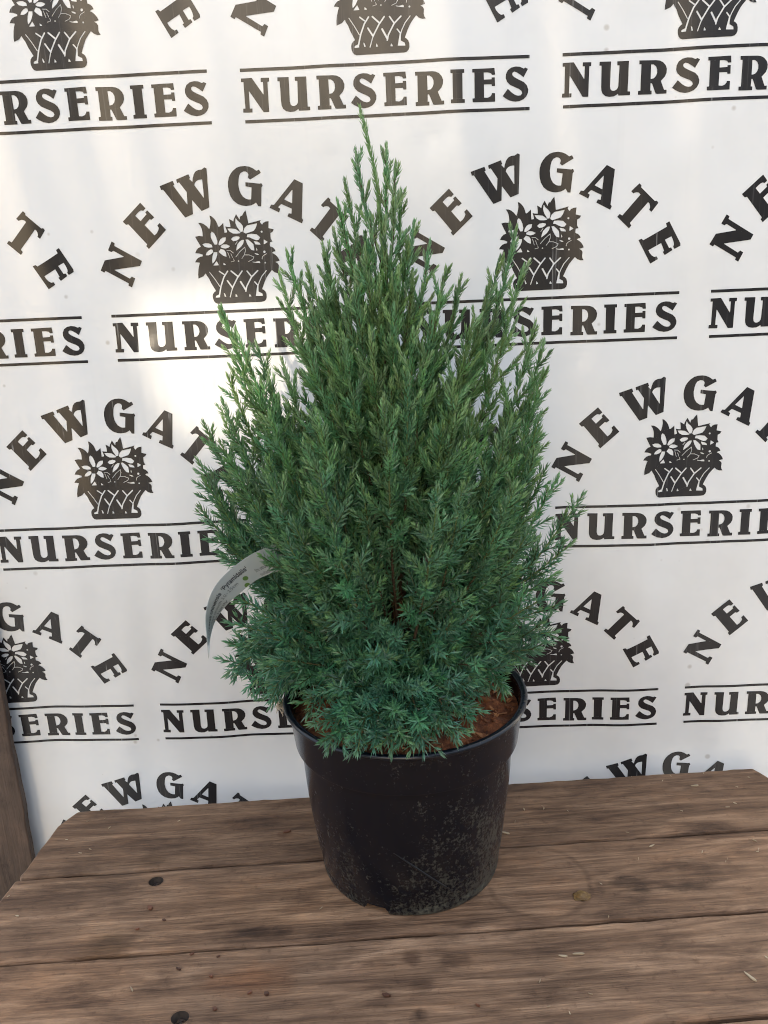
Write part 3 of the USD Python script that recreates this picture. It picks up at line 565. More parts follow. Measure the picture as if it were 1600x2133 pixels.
# ------------------------------------------------------------------ pot
PX, PY = -0.0024, 0.8466
RIM_Z = EYE[2] - 0.4488
look_pot = look('black_plastic', {
    'tc': OBJ, 'sep': ('separate_xyz', {}),
    'n1': ('noise_texture', {'scale': 260.0, 'detail': 5.0, 'roughness': 0.75}),
    'n2': ('noise_texture', {'scale': 20.0, 'detail': 7.0, 'roughness': 0.65}),
    'm': ('mapping', {'mapping_type': 'point', 'scale': (240.0, 240.0, 60.0)}), 'n3': ('noise_texture', {'scale': 1.0, 'detail': 3.0}),
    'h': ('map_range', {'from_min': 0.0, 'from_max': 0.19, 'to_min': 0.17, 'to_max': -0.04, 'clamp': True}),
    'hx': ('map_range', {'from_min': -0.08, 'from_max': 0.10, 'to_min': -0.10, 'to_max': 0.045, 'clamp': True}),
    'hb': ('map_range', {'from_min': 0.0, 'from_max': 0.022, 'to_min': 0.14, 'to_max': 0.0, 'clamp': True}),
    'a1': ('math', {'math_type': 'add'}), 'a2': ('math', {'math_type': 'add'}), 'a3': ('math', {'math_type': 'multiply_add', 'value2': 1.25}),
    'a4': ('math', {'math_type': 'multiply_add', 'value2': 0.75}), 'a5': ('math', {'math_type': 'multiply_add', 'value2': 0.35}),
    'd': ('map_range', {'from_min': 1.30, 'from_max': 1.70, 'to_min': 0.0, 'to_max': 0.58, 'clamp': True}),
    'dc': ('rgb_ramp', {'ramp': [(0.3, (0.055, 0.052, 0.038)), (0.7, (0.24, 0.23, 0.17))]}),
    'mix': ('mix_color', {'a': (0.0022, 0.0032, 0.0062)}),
    'rr': ('map_range', {'from_min': 0.0, 'from_max': 0.5, 'to_min': 0.2, 'to_max': 0.75, 'clamp': True}),
    'bump': ('bump', {'strength': 0.12, 'distance': 0.001}),
    'p': ('principled_bsdf', {'specular_ior_level': 0.45})},
    [('tc.object', 'n1.vector'), ('tc.object', 'n2.vector'), ('tc.object', 'sep.vector'), ('tc.object', 'm.vector'), ('m.vector', 'n3.vector'),
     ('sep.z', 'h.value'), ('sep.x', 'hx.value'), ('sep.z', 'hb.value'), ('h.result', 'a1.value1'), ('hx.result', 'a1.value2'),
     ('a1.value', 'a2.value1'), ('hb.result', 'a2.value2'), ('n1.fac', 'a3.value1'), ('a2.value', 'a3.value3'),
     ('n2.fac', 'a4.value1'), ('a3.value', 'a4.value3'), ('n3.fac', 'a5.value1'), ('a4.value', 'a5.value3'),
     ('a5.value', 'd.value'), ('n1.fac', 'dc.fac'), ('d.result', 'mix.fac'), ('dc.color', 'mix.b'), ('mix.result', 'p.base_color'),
     ('d.result', 'rr.value'), ('rr.result', 'p.roughness'), ('n1.fac', 'bump.height'), ('bump.normal', 'p.normal')])
H = RIM_Z - TOP - 0.0005
pot = thing('plant_pot', 'round black plastic nursery pot with dusty mud marks holding the conifer', 'plant pot', (PX, PY, TOP + 0.0005), math.radians(0))


def arc(cx, cz, r, a0, a1, n=6):
    return [(cx + r * math.cos(math.radians(a)), cz + r * math.sin(math.radians(a))) for a in np.linspace(a0, a1, n)]


body = [(0.001, 0.010), (0.090, 0.010), (0.0965, 0.0085), (0.0985, 0.0012), (0.1005, 0.0), (0.1045, 0.0), (0.1058, 0.0015), (0.1063, 0.005), (0.1066, 0.009), (0.1062, 0.0108), (0.1068, 0.0125)]
for t in np.linspace(0.05, 1, 14):
    body.append((0.1068 + 0.0155 * t + 0.0022 * math.sin(t * math.pi), 0.0125 + (H - 0.052 - 0.0125) * t))
body += arc(0.1268, H - 0.0505, 0.0020, 250, 350, 4) + [(0.1290, H - 0.048)]
body += [(0.1310, H - 0.030), (0.1330, H - 0.010), (0.1336, H - 0.0065)]
inner = [(0.1312, H - 0.0065), (0.1290, H - 0.02), (0.1255, H - 0.05), (0.122, H - 0.06), (0.104, 0.012), (0.001, 0.012)]
bv, bf = lathe(body + inner, 128)
bm = trimesh.Trimesh(bv, bf, process=True); bm.merge_vertices()
ang = np.degrees(np.arctan2(bm.vertices[:, 1], bm.vertices[:, 0]))
notch = ((np.abs((ang + 112) % 360) < 7.5) | (np.abs((ang + 112) % 360 - 360) < 7.5) | (np.abs(ang - 40) < 8) | (np.abs(ang - 160) < 8))
low = bm.vertices[:, 2] < 0.0088
bm.vertices[:, 2] = np.where(notch & low & (np.hypot(bm.vertices[:, 0], bm.vertices[:, 1]) > .097), 0.0088, bm.vertices[:, 2])
fl = meshkit.fbm(np.column_stack([np.cos(np.radians(ang)), np.sin(np.radians(ang)), bm.vertices[:, 2] * 8]) * 1.6, 2, 4) - .5
rad = np.hypot(bm.vertices[:, 0], bm.vertices[:, 1])[:, None]
bm.vertices[:, :2] *= 1 + (fl[:, None] * 0.0022) / np.maximum(rad, .02)
obj('pot_body', bm, look_pot, pot, smooth=35)
lip = [(0.1308, H - 0.0068), (0.1340, H - 0.0068), (0.1372, H - 0.0062)] + arc(0.1362, H - 0.0030, 0.0030, -40, 130, 8) + [(0.1322, H - 0.0012), (0.1306, H - 0.0035), (0.1308, H - 0.0068)]
obj('pot_rim', lathe(lip, 128), look_pot, pot, smooth=50)
gx = [on_y(820 + t * 130, 1770 + 100 * t + 28 * t * t - 20 * t, PY - .11) for t in np.linspace(0, 1, 16)]
gp = []
for g_ in gx:
    a = math.atan2(g_[1] - PY, g_[0] - PX); zz = g_[2] - TOP
    t = (zz - 0.0125) / (H - 0.0645); rr = 0.1068 + 0.0155 * t + 0.0022 * math.sin(t * math.pi) + .0002
    a = -math.pi / 2 + math.asin(max(-1, min(1, (g_[0] - PX) / rr)))
    gp.append((rr * math.cos(a), rr * math.sin(a), zz))
obj('mould_line', tube(gp, np.interp(np.linspace(0, 1, 16), [0, .3, .8, 1], [.0004, .0011, .0012, .0003]), 6), look('black_plastic_clean', {'p': ('principled_bsdf', {'base_color': (.007, .007, .008), 'roughness': .35})}, []), pot, smooth=True)

# ------------------------------------------------------------------ growing medium and bark
look_soil = look('bark_mulch', {'tc': OBJ, 'n': ('noise_texture', {'scale': 170.0, 'detail': 6.0, 'roughness': .7}), 'n2': ('noise_texture', {'scale': 28.0, 'detail': 3.0}),
                                'r': ('rgb_ramp', {'ramp': [(.3, (.04, .015, .007)), (.46, (.20, .062, .020)), (.68, (.40, .135, .045))]}),
                                'r2': ('rgb_ramp', {'ramp': [(.35, (.35, .3, .28)), (.6, (1, 1, 1))]}), 'x': ('mix_color', {'blend_type': 'multiply', 'fac': .8}),
                                'b': ('bump', {'strength': .9, 'distance': .004}), 'p': ('principled_bsdf', {'roughness': .8})},
                 [('tc.object', 'n.vector'), ('tc.object', 'n2.vector'), ('n.fac', 'r.fac'), ('n2.fac', 'r2.fac'), ('r.color', 'x.a'), ('r2.color', 'x.b'), ('x.result', 'p.base_color'), ('n.fac', 'b.height'), ('b.normal', 'p.normal')])
SOIL = RIM_Z - 0.017
gr, ga = np.meshgrid(np.linspace(0.0, 0.1287, 46), np.linspace(0, 2 * np.pi, 120, endpoint=False), indexing='ij')
sx_, sy_ = (gr * np.cos(ga)).ravel(), (gr * np.sin(ga)).ravel()


def soil_z(x, y):
    x, y = np.asarray(x, float), np.asarray(y, float)
    return SOIL + (meshkit.fbm(np.stack([x * 45, y * 45, 0 * x], -1), 4, 3) - .5) * .018 - .006 * np.clip((np.hypot(x, y) - .1) / .028, 0, 1) + .004 * np.exp(-(x ** 2 + y ** 2) / .05 ** 2)


sv = np.column_stack([sx_ + PX, sy_ + PY, soil_z(sx_, sy_)])
i, j = np.meshgrid(np.arange(45), np.arange(120), indexing='ij')
sq = np.stack([i * 120 + j, (i + 1) * 120 + j, (i + 1) * 120 + (j + 1) % 120, i * 120 + (j + 1) % 120], -1).reshape(-1, 4)
obj('bark_mulch', (sv, sq), look_soil, smooth=True, label='loose orange brown bark mulch filling the black pot', cat='mulch', kind='stuff')
look_bark = look('bark_chip', {'oi': ('object_info', {}), 'tc': OBJ, 'n': ('noise_texture', {'scale': 150.0, 'detail': 4.0}),
                               'r': ('rgb_ramp', {'ramp': [(0, (.08, .028, .012)), (.5, (.23, .08, .029)), (1, (.40, .18, .07))]}),
                               'a': ('math', {'math_type': 'multiply_add', 'value2': .5}), 's': ('math', {'math_type': 'multiply', 'value2': .7}),
                               'p': ('principled_bsdf', {'roughness': .7})},
                [('tc.object', 'n.vector'), ('n.fac', 'a.value1'), ('oi.random', 's.value1'), ('s.value', 'a.value3'), ('a.value', 'r.fac'), ('r.color', 'p.base_color')])
NB = 220
for n in range(NB):
    r_, a_ = 0.122 * math.sqrt(RNG.uniform(.25, 1)), RNG.uniform(-2.9, .9)
    x, y = r_ * math.cos(a_), r_ * math.sin(a_)
    L = RNG.uniform(.004, .009) * (1.7 if n % 6 == 0 else 1)
    m = chip(L, L * RNG.uniform(.25, .5), .0016, 500 + n)
    m.apply_transform(trimesh.transformations.euler_matrix(RNG.uniform(-.5, .5), RNG.uniform(-.4, .4), RNG.uniform(0, 6.3)))
    m.apply_translation((PX + x, PY + y, float(soil_z(x, y)) + .0016))
    obj('bark_chip', m, look_bark, label='orange brown bark chip lying loose inside the black pot', cat='bark chip', group='bark chips in the pot')

# a pale tuft caught on the left of the rim
look_tuft = look('pale_fibre', {'p': ('principled_bsdf', {'base_color': (.50, .44, .35), 'roughness': .85})}, [])
tf = []
c0 = on_y(586, 1470, PY + .03)
for n in range(26):
    d = RNG.normal(size=3) * np.array([.5, .4, .9]); d /= np.linalg.norm(d)
    p0 = c0 + RNG.normal(size=3) * .0022
    q = [p0 + d * t * .010 + np.array([0, 0, -.004]) * t * t + RNG.normal(size=3) * .0006 for t in np.linspace(0, 1, 5)]
    tf.append(tube(q, [.0009, .001, .0009, .0007, .0003], 5))
obj('fibre_tuft', join(tf), look_tuft, smooth=True, label='small pale frayed fibre tuft at the left of the pot rim', cat='fibre tuft')
# ------------------------------------------------------------------ conifer
look_needle = look('conifer_needles', {
    'at': ('attribute', {'attribute': 'tint'}),
    'rnd': ('geometry', {}), 'hv': ('map_range', {'from_min': 0.0, 'from_max': 1.0, 'to_min': 0.55, 'to_max': 1.5}),
    'hsv': ('hsv', {'hue': 0.5, 'saturation': 1.0, 'fac': 1.0}),
    'p': ('principled_bsdf', {'roughness': 0.36, 'specular_ior_level': 0.95}),
    'tr': ('translucent_bsdf', {}), 'mx': ('mix_closure', {'fac': 0.30})},
    [('at.color', 'hsv.color'), ('rnd.random_per_island', 'hv.value'), ('hv.result', 'hsv.value'), ('hsv.color', 'p.base_color'), ('hsv.color', 'tr.color'),
     ('p.BSDF', 'mx.closure1'), ('tr.BSDF', 'mx.closure2')], surface='mx.closure')
look_stem = look('conifer_stem', {'at': ('attribute', {'attribute': 'tint'}), 'p': ('principled_bsdf', {'roughness': .65})}, [('at.color', 'p.base_color')])
look_trunk = look('conifer_bark', {'tc': OBJ, 'm': ('mapping', {'mapping_type': 'point', 'scale': (160.0, 160.0, 50.0)}), 'n': ('noise_texture', {'scale': 1.0, 'detail': 5.0}),
                                   'r': ('rgb_ramp', {'ramp': [(.3, (.06, .022, .011)), (.7, (.26, .11, .055))]}), 'b': ('bump', {'strength': .8, 'distance': .002}),
                                   'p': ('principled_bsdf', {'roughness': .75})},
                  [('tc.object', 'm.vector'), ('m.vector', 'n.vector'), ('n.fac', 'r.fac'), ('r.color', 'p.base_color'), ('n.fac', 'b.height'), ('b.normal', 'p.normal')])
PR = np.random.default_rng(77)
AX = np.array([PX, PY, 0.0])
Z0 = SOIL - .01
ZTIP = on_y(751, 229, PY)[2]
trunk_px = [(835, 1440), (830, 1300), (824, 1200), (815, 1050), (808, 900), (803, 760), (800, 640), (797, 520), (790, 430), (778, 340), (765, 290), (751, 229)]
TR = np.array([on_y(px, py, PY - .004 * math.sin(n * 1.3)) for n, (px, py) in enumerate(trunk_px)])
TR = np.vstack([[TR[0, 0] + .002, PY, Z0], TR])


def trunk_at(z):
    return np.array([np.interp(z, TR[:, 2], TR[:, 0]), np.interp(z, TR[:, 2], TR[:, 1]), z])


def unit(v):
    return v / (np.linalg.norm(v) + 1e-12)


# pixel tips read off the outline: (px, py, depth behind (+) or before (-) the stem)
TIPS = [(741, 315, 0), (805, 305, .0), (825, 342, -.01), (719, 378, 0), (835, 401, .01), (704, 423, -.01), (862, 466, .0), (696, 481, .01), (673, 513, -.02), (895, 507, .02),
        (598, 527, .0), (640, 554, -.02), (583, 573, .02), (928, 562, -.01), (960, 577, .02), (671, 598, -.04), (915, 619, -.03), (678, 554, .03), (678, 588, .0), (650, 640, -.05),
        (462, 642, .01), (495, 696, .0), (534, 716, .04), (476, 786, .02), (464, 836, -.02), (467, 875, .02), (424, 882, .03), (460, 924, .0),
        (412, 960, .03), (480, 957, -.04), (427, 1005, .02), (588, 752, -.03), (562, 800, .02), (1076, 476, .02), (1041, 540, .03), (1090, 556, .0), (1021, 585, -.01),
        (1115, 672, .0), (985, 670, -.03), (1015, 646, .04), (1131, 721, .02), (1131, 775, -.01), (1122, 826, .04), (1126, 865, -.02), (1125, 896, .05), (1120, 937, -.03), (1137, 975, .02),
        (1160, 997, .0), (1214, 1032, .03), (1192, 1130, .02), (1159, 1195, .0), (1170, 1255, .02), (1157, 1315, .0), (1120, 1352, -.02), (1087, 1372, .05), (1060, 1390, -.03), (1055, 1437, -.05),
        (980, 1510, -.085), (950, 1545, -.105), (882, 1567, -.115), (427, 1002, .0), (417, 1057, .02), (460, 1120, .0), (465, 1157, .05), (490, 1242, -.05), (475, 1297, -.01), (485, 1345, .03),
        (474, 1403, .01), (513, 1436, .0), (581, 1471, .03), (684, 1561, -.095), (560, 1445, -.05), (780, 1560, -.12), (1140, 1240, -.06), (560, 1000, -.09), (1075, 1010, -.09),
        (715, 700, -.09), (880, 720, -.09), (640, 1490, -.03), (720, 1520, -.08), (830, 1545, -.105), (565, 1470, 0), (700, 1545, -.085), (760, 1535, -.095), (905, 1530, -.095), (770, 450, -.02), (800, 470, -.03), (815, 520, -.03), (745, 560, -.03), (790, 580, -.05), (860, 580, -.03), (720, 620, -.05), (820, 640, -.07), (690, 680, -.06), (900, 660, -.05), (640, 720, -.06), (770, 690, -.08), (850, 780, -.11), (745, 1565, 0), (815, 1565, 0), (865, 1550, 0), (850, 500, .0), (760, 490, .02), (735, 530, .03), (880, 600, .0), (640, 600, .0), (830, 560, -.05), (760, 520, -.05), (945, 800, -.11), (660, 860, -.12), (800, 830, -.13), (860, 690, -.09), (740, 600, -.06)]
MASS = Polygon([(775, 400), (745, 440), (718, 490), (695, 560), (655, 620), (610, 700), (595, 780), (535, 830), (490, 920), (470, 1000), (460, 1100), (488, 1200), (490, 1300), (500, 1400),
                (585, 1480), (650, 1545), (985, 1545), (1045, 1480), (1075, 1400), (1125, 1300), (1130, 1200), (1140, 1100), (1125, 1000), (1108, 900), (1095, 800), (1060, 740), (1000, 775),
                (965, 730), (940, 655), (900, 600), (875, 540), (850, 480), (815, 400)]).buffer(-24)


def seen(p):
    s = p - EYE
    return 800 + 1700 * (s @ RT) / (s @ FW), 1066.5 - 1700 * (s @ UP) / (s @ FW)


tips = []
for px, py, dy in TIPS:
    tips.append((on_z(px, py, RIM_Z + .012) if py > 1480 else on_y(px, py, PY + dy), True))
zlo, zhi = on_y(800, 1530, PY)[2], on_y(800, 500, PY)[2]
n_fill = 0
cand = []
tries = 0
while n_fill < 215 and tries < 60000:
    tries += 1
    z = PR.uniform(zlo, zhi)
    c = trunk_at(z)
    a = PR.uniform(-math.pi, math.pi)
    if math.sin(a) > 0.25 and PR.uniform() < .6:
        continue
    rr = .2 * math.sqrt(PR.uniform(.02, 1.0))
    p = np.array([c[0] + rr * math.cos(a), PY + rr * .9 * math.sin(a), z])
    if p[1] > BOARD_Y - .035:
        continue
    px, py = seen(p)
    if not MASS.contains(Point(px, py)):
        continue
    row = MASS.intersection(LineString([(0, py), (1600, py)])).bounds
    half = (row[2] - row[0]) / 2 * .00055
    if abs(p[1] - PY) > half * 1.0 or math.hypot((px - (row[0] + row[2]) / 2) * .00055, p[1] - PY) > half * 1.02:
        continue
    if cand and min(np.linalg.norm((p - q) * np.array([1, 1, .6])) for q in cand) < .0165:
        continue
    if 800 < px < 862 and 1170 < py < 1320 and p[1] < PY - .01:      # the hollow through which the stem shows
        continue
    if p[2] < RIM_Z + .012 and math.hypot(p[0] - PX, p[1] - PY) > .118:
        continue
    cand.append(p); tips.append((p, False)); n_fill += 1
print('fill', n_fill, tries)

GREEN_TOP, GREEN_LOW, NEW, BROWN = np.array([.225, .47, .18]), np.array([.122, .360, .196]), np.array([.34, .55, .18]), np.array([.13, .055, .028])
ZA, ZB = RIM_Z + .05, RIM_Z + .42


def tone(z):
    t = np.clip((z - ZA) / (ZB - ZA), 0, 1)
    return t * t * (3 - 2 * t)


def needles(path, fresh, dead=0.0):
    """Awl shaped leaves in whorls of three along a shoot; returns vertices, faces, colours."""
    path = np.asarray(path)
    seg = np.linalg.norm(np.diff(path, axis=0), axis=1); s = np.concatenate([[0], np.cumsum(seg)])
    L = s[-1]
    up = tone(path[:, 2].mean())
    gap = 0.0039 - .0012 * up
    n = max(3, int(L / gap))
    at = np.linspace(0.0, L, n)
    p = np.stack([np.interp(at, s, path[:, k]) for k in range(3)], 1)
    t = np.gradient(p, axis=0); t /= np.linalg.norm(t, axis=1, keepdims=True)
    ref = np.array([.31, .9, .3]); a = np.cross(t, ref); a /= np.linalg.norm(a, axis=1, keepdims=True); b = np.cross(t, a)
    tipness = np.clip(1 - (L - at) / min(.016, L * .6), 0, 1)
    P, T, A, B, F = [np.repeat(x, 3, axis=0) for x in (p, t, a, b, tipness)]
    m = len(P)
    phi = np.tile([0, 2.094, 4.189], n) + np.repeat(np.arange(n) * 1.047 + PR.uniform(0, 6), 3) + PR.normal(0, .22, m)
    spread = np.radians(60 - 35 * up) * (1 - .72 * F ** 1.3) + PR.normal(0, .12, m)
    length = (0.0132 - .0044 * up) * (1 - .28 * F) * PR.uniform(.78, 1.15, m)
    width = (0.0026 - .0004 * up) * PR.uniform(.85, 1.15, m)
    R = np.cos(phi)[:, None] * A + np.sin(phi)[:, None] * B
    W = -np.sin(phi)[:, None] * A + np.cos(phi)[:, None] * B
    D = np.cos(spread)[:, None] * T + np.sin(spread)[:, None] * R
    N = -np.sin(spread)[:, None] * T + np.cos(spread)[:, None] * R           # outward side of the blade
    base = P + R * .0005
    mid = base + D * (length * .38)[:, None]
    bend = (PR.normal(0.06, .05, m) * length)[:, None]
    v = np.stack([base - W * (width * .22)[:, None], base + W * (width * .22)[:, None], mid - W * (width * .5)[:, None] , mid + W * (width * .5)[:, None],
                  mid + N * (width * .34)[:, None], base + D * length[:, None] - N * bend], 1)
    f = np.array([[0, 4, 2], [0, 1, 4], [1, 3, 4], [2, 4, 5], [4, 3, 5]])
    faces = (np.arange(m)[:, None, None] * 6 + f).reshape(-1, 3)
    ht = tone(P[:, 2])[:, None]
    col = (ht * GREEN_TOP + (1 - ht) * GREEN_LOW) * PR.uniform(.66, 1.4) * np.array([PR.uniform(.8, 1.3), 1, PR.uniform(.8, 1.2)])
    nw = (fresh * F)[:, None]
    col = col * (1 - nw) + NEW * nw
    col = col * PR.uniform(.85, 1.15, (m, 1)) * np.array([1, 1, 1]) + PR.normal(0, .006, (m, 3))
    if dead:
        dd = (PR.uniform(size=(m, 1)) < dead)
        col = np.where(dd, BROWN * PR.uniform(.6, 1.5, (m, 1)), col)
    col = np.clip(col, .008, .6)
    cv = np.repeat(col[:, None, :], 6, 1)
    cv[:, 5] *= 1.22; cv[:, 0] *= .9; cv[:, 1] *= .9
    return v.reshape(-1, 3), faces, cv.reshape(-1, 3)


def bez(a, b, c, n):
    t = np.linspace(0, 1, n)[:, None]
    return (1 - t) ** 2 * a + 2 * t * (1 - t) * b + t ** 2 * c


def shoot_path(p, d, L, lift):
    n = max(4, int(L / .006))
    t = np.linspace(0, 1, n)[:, None]
    return p + d * (t * L) + np.array([0, 0, 1.0]) * (lift * L * t * t)


def merge(parts):
    vs, fs, cs, n = [], [], [], 0
    for v, f, c in parts:
        vs.append(v); fs.append(f + n); cs.append(c); n += len(v)
    return np.vstack(vs), np.vstack(fs), np.vstack(cs)


def wood_of(path, r0, r1, young):
    v, f = tube(path, np.linspace(r0, r1, len(path)), 5)
    k = np.repeat(np.linspace(0, 1, len(path)), 5)[:, None]
    k = np.clip((np.hypot(v[:, 0] - PX, v[:, 1] - PY) - .085) / .09 + tone(v[:, 2]) * .7 - .1, 0, 1)[:, None] if young == 0 else np.clip(k + young, 0, 1)
    return v, f, (1 - k) * np.array([.065, .036, .02]) + k * np.array([.13, .20, .055])


juniper = thing('conifer', 'bushy pyramid shaped green conifer with prickly needles and pointed leading shoots', 'conifer', (0, 0, 0))
tz = np.linspace(Z0, ZTIP - .004, 100)
tp = np.array([[np.interp(z, TR[:, 2], TR[:, k]) for k in range(3)] for z in tz])
tr = np.linspace(.0085, .0008, 100); cut = int(np.searchsorted(tz, RIM_Z + .27))
obj('trunk', tube(tp[:cut + 1], tr[:cut + 1], 10), look_trunk, juniper, smooth=True)
us = tube(tp[cut:], tr[cut:] * .42, 7)
obj('upper_stem', us, look_stem, juniper, smooth=True, tint=np.repeat([[.14, .19, .06]], len(us[0]), 0))
lead = TR[TR[:, 2] > RIM_Z + .26]
lz = np.linspace(lead[0, 2], ZTIP, 60)
lp = np.array([[np.interp(z, TR[:, 2], TR[:, k]) for k in range(3)] for z in lz])
lv, lf, lc = needles(lp, .5)
obj('leading_shoot', (lv, lf), look_needle, juniper, tint=lc)
dz = np.linspace(RIM_Z + .02, RIM_Z + .25, 40)
dp = np.array([[np.interp(z, TR[:, 2], TR[:, k]) for k in range(3)] for z in dz])
dv_, df_, dc_ = needles(dp, 0, dead=.95)
obj('withered_needles', (dv_, df_), look_needle, juniper, tint=dc_, label='brown withered needles on the lower stem')

branches = []
for tip, edge in tips:
    d = tip - trunk_at(np.clip(tip[2], Z0, ZTIP)); rad = math.hypot(d[0], d[1])
    u = np.clip((tip[2] - RIM_Z) / .55, 0, 1)
    rise = rad * (0.5 + 1.35 * min(1, u * 1.9)) + .03 + .05 * u
    if tip[2] < RIM_Z + .03:
        rise = rad * -.12
    zb = max(SOIL + .022 + .03 * PR.uniform(), tip[2] - rise)
    base = trunk_at(zb)
    low = 1 - min(1, u * 2.2)
    ctrl = base + (tip - base) * np.array([.62, .62, .34 + .38 * low]) + np.array([0, 0, .018 * low])
    if tip[2] < RIM_Z + .03:
        ctrl = base + (tip - base) * np.array([.6, .6, 0]) + np.array([0, 0, .045])
    path = bez(base, ctrl, tip, max(8, int(np.linalg.norm(tip - base) / .008)))
    wob = np.linspace(0, 1, len(path))[:, None]
    path += np.sin(wob * PR.uniform(4, 9) + PR.uniform(0, 6)) * np.sin(wob * math.pi) * PR.normal(0, .0016, 3)
    pj = path - EYE
    hx_, hy_ = 800 + 1700 * (pj @ RT) / (pj @ FW), 1066.5 - 1700 * (pj @ UP) / (pj @ FW)
    if not edge and ((((hx_ - 828) / 30) ** 2 + ((hy_ - 1240) / 66) ** 2 < 1) & (path[:, 1] < PY - .008)).any():
        continue                                                # leaves the stem in view in the hollow
    branches.append((path, edge, u))

sprigs = []                                                    # (branch number, score, mesh)
for n, (path, edge, u) in enumerate(branches):
    seg = np.linalg.norm(np.diff(path, axis=0), axis=1); s = np.concatenate([[0], np.cumsum(seg)]); L = s[-1]
    T = np.gradient(path, axis=0); T /= np.linalg.norm(T, axis=1, keepdims=True)
    start = max(.25 * L, L - .17) if not edge else max(.22 * L, L - .24)
    start = max(start, .03)
    phi = PR.uniform(0, 6.28)
    ss = start
    lastax = path[s >= max(start, L - .075)]
    own = []
    if len(lastax) > 3:
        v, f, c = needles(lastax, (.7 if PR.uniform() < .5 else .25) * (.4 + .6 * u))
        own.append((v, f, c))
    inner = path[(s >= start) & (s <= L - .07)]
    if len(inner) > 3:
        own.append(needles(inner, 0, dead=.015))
    sprigs.append((n, path[-1], merge(own)) if own else (n, path[-1], needles(path[-5:], .5)))
    while ss < L - .008:
        p = np.array([np.interp(ss, s, path[:, k]) for k in range(3)]); t = unit(np.array([np.interp(ss, s, T[:, k]) for k in range(3)]))
        a = unit(np.cross(t, np.array([.2, .3, .9]))); b = np.cross(t, a)
        side = math.cos(phi) * a + math.sin(phi) * b
        outw = unit(np.array([p[0] - PX, p[1] - PY, 0]) + 1e-6)
        side = unit(side + outw * .25 + np.array([0, 0, .12]))
        ang = math.radians(PR.uniform(30, 46) + 12 * (1 - u))
        d = unit(t * math.cos(ang) + side * math.sin(ang))
        rem = L - ss
        ln = (.016 + min(.034, rem * .42)) if u < .14 else min(.046, .012 + rem * (.24 if edge else .32)) * PR.uniform(.65, 1.15) * (1 - .3 * np.clip((u - .75) * 4, 0, 1))
        sp = shoot_path(p, d, ln, .25 * u + .05)
        fresh = (.85 if PR.uniform() < .25 + .3 * u else .25) * (.45 + .55 * u)
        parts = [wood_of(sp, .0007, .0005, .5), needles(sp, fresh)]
        if ln > .024:
            k = int(ln / .0115)
            for q in range(1, k):
                pp = sp[int((len(sp) - 1) * (q / k) * .85)]
                tt = unit(sp[-1] - sp[0]); aa = unit(np.cross(tt, np.array([.5, .3, .7]))); bb = np.cross(tt, aa)
                ph = q * 2.4 + phi
                dd = unit(tt * .8 + (math.cos(ph) * aa + math.sin(ph) * bb) * .62)
                l2 = PR.uniform(.010, .018) * (1 - .35 * q / k) * (.7 + ln * 8)
                s2 = shoot_path(pp, dd, l2, .2 * u)
                parts.append(needles(s2, fresh * PR.uniform(.5, 1.1)))
        sprigs.append((n, sp[-1], merge(parts)))
        phi += 2.4 + PR.normal(0, .25)
        ss += PR.uniform(.0115, .0165) * (.75 if u < .14 else 1)

# keep every needle in front of the sheet and out of the pot wall
keep = []
for n, tip, (v, f, c) in sprigs:
    if tip[1] > BOARD_Y - .016 or v[:, 1].max() > BOARD_Y - .004:
        continue
    rr = np.hypot(v[:, 0] - PX, v[:, 1] - PY)
    bad = (v[:, 2] < RIM_Z + .002) & (rr > .126) & (rr < .142)
    if bad.mean() > .10 or (v[:, 2] < SOIL - .004).mean() > .05:
        continue
    sv_ = v[::6] - EYE
    vx, vy = 800 + 1700 * (sv_ @ RT) / (sv_ @ FW), 1066.5 - 1700 * (sv_ @ UP) / (sv_ @ FW)
    if (((vx - 828) / 25) ** 2 + ((vy - 1240) / 58) ** 2 < 1).mean() > .22 and v[:, 1].mean() < PY - .004:      # the hollow
        continue
    keep.append((n, tip, (v, f, c)))
score = np.array([-(tip[1] - PY) + .35 * abs(tip[0] - PX) + .12 * (tip[2] - RIM_Z) for n, tip, g_ in keep])
shown = set(np.argsort(-score)[:300].tolist())
bprims = []
for n, (path, edge, u) in enumerate(branches):
    v, f, c = wood_of(path, .0016 + .0008 * (len(path) > 22), .0006, 0)
    bprims.append(obj('branch', (v, f), look_stem, juniper, smooth=True, tint=c))
rest, total = {}, 0
for k, (n, tip, g_) in enumerate(keep):
    total += len(g_[1])
    if k in shown:
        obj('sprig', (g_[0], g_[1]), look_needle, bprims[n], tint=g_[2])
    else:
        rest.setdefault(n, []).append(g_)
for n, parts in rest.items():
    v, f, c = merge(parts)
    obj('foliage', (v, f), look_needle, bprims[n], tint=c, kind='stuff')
print('sprigs', len(keep), 'branches', len(branches), 'needle triangles', total)
# ------------------------------------------------------------------ plant label
look_label = look('label_plastic', {'tc': OBJ, 'n': ('noise_texture', {'scale': 40.0}), 'r': ('rgb_ramp', {'ramp': [(.3, (.30, .325, .315)), (.7, (.345, .365, .355))]}),
                                    'p': ('principled_bsdf', {'roughness': .38})}, [('tc.object', 'n.vector'), ('n.fac', 'r.fac'), ('r.color', 'p.base_color')])
look_ink = look('label_ink', {'p': ('principled_bsdf', {'base_color': (.03, .03, .035), 'roughness': .5})}, [])
look_ink2 = look('label_grey_ink', {'p': ('principled_bsdf', {'base_color': (.09, .09, .10), 'roughness': .5})}, [])
look_leafgreen = look('label_green', {'p': ('principled_bsdf', {'base_color': (.07, .14, .025), 'roughness': .5})}, [])
EA = [(640, 1108), (600, 1122), (562, 1137.5), (520, 1157), (487, 1181), (460, 1206), (440.5, 1235), (431.5, 1263.5), (428, 1292), (430, 1319), (432, 1343), (434.8, 1373)]
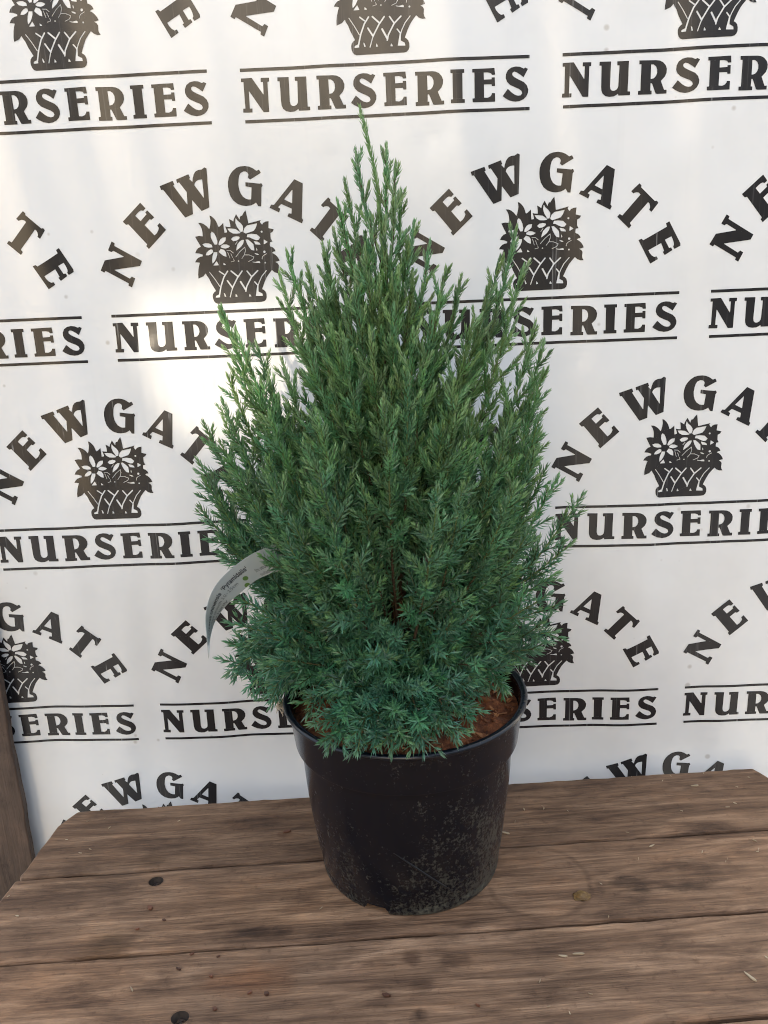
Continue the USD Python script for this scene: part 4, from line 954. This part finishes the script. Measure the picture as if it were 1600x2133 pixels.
EB = [(660, 1172), (625, 1178), (590, 1186), (553, 1199), (527, 1213), (500, 1235), (478, 1254), (463, 1271), (450, 1290), (441.5, 1312), (437, 1338), (434.8, 1373)]
YL = np.interp(np.arange(12), [0, 3, 6, 9, 11], [PY - .005, PY - .045, PY - .075, PY - .085, PY - .085])
LA = np.array([on_y(*p, y) for p, y in zip(EA, YL)])
LB = []
for (p, a, y) in zip(EB, LA, YL):
    q = on_y(*p, y)
    w = np.linalg.norm(q - a)
    goal = .029 if w > .006 else w * 1.6
    back = math.sqrt(max(0, goal ** 2 - w ** 2)) * .8
    LB.append(on_y(*p, y + back))
LB = np.array(LB)
sl = np.concatenate([[0], np.cumsum(np.linalg.norm(np.diff((LA + LB) / 2, axis=0), axis=1))])
LEN = sl[-1]
from scipy.interpolate import CubicSpline
CA, CB = CubicSpline(sl, LA), CubicSpline(sl, LB)


def label_at(s, t, proud=0.0):
    """Point on the strip: s from its hidden upper end, t from 0 at the upper edge to 1."""
    s = np.asarray(s, float); t = np.asarray(t, float)[:, None]
    a, b = CA(s), CB(s)
    p = a * (1 - t) + b * t
    ds = CA(np.minimum(s + 1e-4, LEN)) * (1 - t) + CB(np.minimum(s + 1e-4, LEN)) * t - (CA(np.maximum(s - 1e-4, 0)) * (1 - t) + CB(np.maximum(s - 1e-4, 0)) * t)
    nrm = np.cross(ds, b - a); nrm /= np.linalg.norm(nrm, axis=1, keepdims=True) + 1e-12
    sgn = np.sign((nrm * (EYE - p)).sum(1, keepdims=True)); sgn[sgn == 0] = 1
    return p + nrm * sgn * proud


lab = thing('plant_label', 'curved grey plastic plant label strip hanging from the left side of the conifer', 'plant label', (0, 0, 0))
S_, T_ = np.meshgrid(np.linspace(0, LEN, 80), np.linspace(0, 1, 9), indexing='ij')
front = label_at(S_.ravel(), T_.ravel(), .0003); back_ = label_at(S_.ravel(), T_.ravel(), -.0003)
i, j = np.meshgrid(np.arange(79), np.arange(8), indexing='ij')
q = np.stack([i * 9 + j, (i + 1) * 9 + j, (i + 1) * 9 + j + 1, i * 9 + j + 1], -1).reshape(-1, 4)
edge_ = np.concatenate([[[a * 9 + c, (a + 1) * 9 + c, (a + 1) * 9 + c + 720, a * 9 + c + 720] for a in range(79)] for c in (0, 8)])
obj('strip', (np.vstack([front, back_]), np.vstack([q, q[:, ::-1] + 720, edge_])), look_label, lab, smooth=40)
SV = lambda px, py: 0


def s_of(px, py):
    best, k = 1e9, 0
    for s in np.linspace(0, LEN, 120):
        m = (CA(s) + CB(s)) / 2 - EYE
        x = 800 + 1700 * (m @ RT) / (m @ FW); y = 1066.5 - 1700 * (m @ UP) / (m @ FW)
        if (x - px) ** 2 + (y - py) ** 2 < best:
            best, k = (x - px) ** 2 + (y - py) ** 2, s
    return k


def write(text, s_start, s_end, t, height, ink, bold=False):
    """Lettering that reads up the strip, from its pointed end towards the plant."""
    m = meshkit.text_mesh(text, 1.0, 0.001, bold)
    v = np.array(m.vertices); top = v[:, 2] > .0005
    f = m.faces[np.all(top[m.faces], axis=1)]
    idx = np.unique(f); re = np.full(len(v), -1); re[idx] = np.arange(len(idx))
    v, f = v[idx][:, :2], re[f]
    wid = v[:, 0].max()
    s = s_start + (s_end - s_start) * v[:, 0] / wid
    pts = label_at(np.clip(s, 0, LEN), np.clip(t - v[:, 1] * height, 0.02, .98), .0008)
    obj('lettering', (pts, f), ink, lab)


sa, sb, sc_, sd = s_of(452, 1300), s_of(470, 1245), s_of(515, 1205), s_of(560, 1170)
write('Juniperus chinensis', s_of(438, 1330), sb, .42, .17, look_ink, True)
write("'Pyramidalis'", sb - .003, sc_ - .006, .42, .18, look_ink, True)
write('Average growth 10-15cm', s_of(440, 1322), s_of(500, 1222), .66, .13, look_ink2)
write('Fully hardy', s_of(442, 1315), s_of(468, 1250), .88, .12, look_ink2)
write('Its structure', sc_ - .010, sd - .004, .70, .13, look_ink2)
write('suitable for', sc_ - .012, sd - .006, .93, .13, look_ink2)
for s0, t0 in ((s_of(512, 1209), .66), (s_of(506, 1215), .93)):
    an = np.linspace(0, 2 * np.pi, 25)[:-1]
    c = np.vstack([[0, 0], np.column_stack([np.cos(an), np.sin(an)])])
    pts = label_at(s0 + c[:, 0] * .0029, np.clip(t0 + c[:, 1] * .10, .02, .98), .0007)
    obj('green_dot', (pts, np.array([(0, a + 1, (a + 1) % 24 + 1) for a in range(24)])), look_leafgreen, lab)
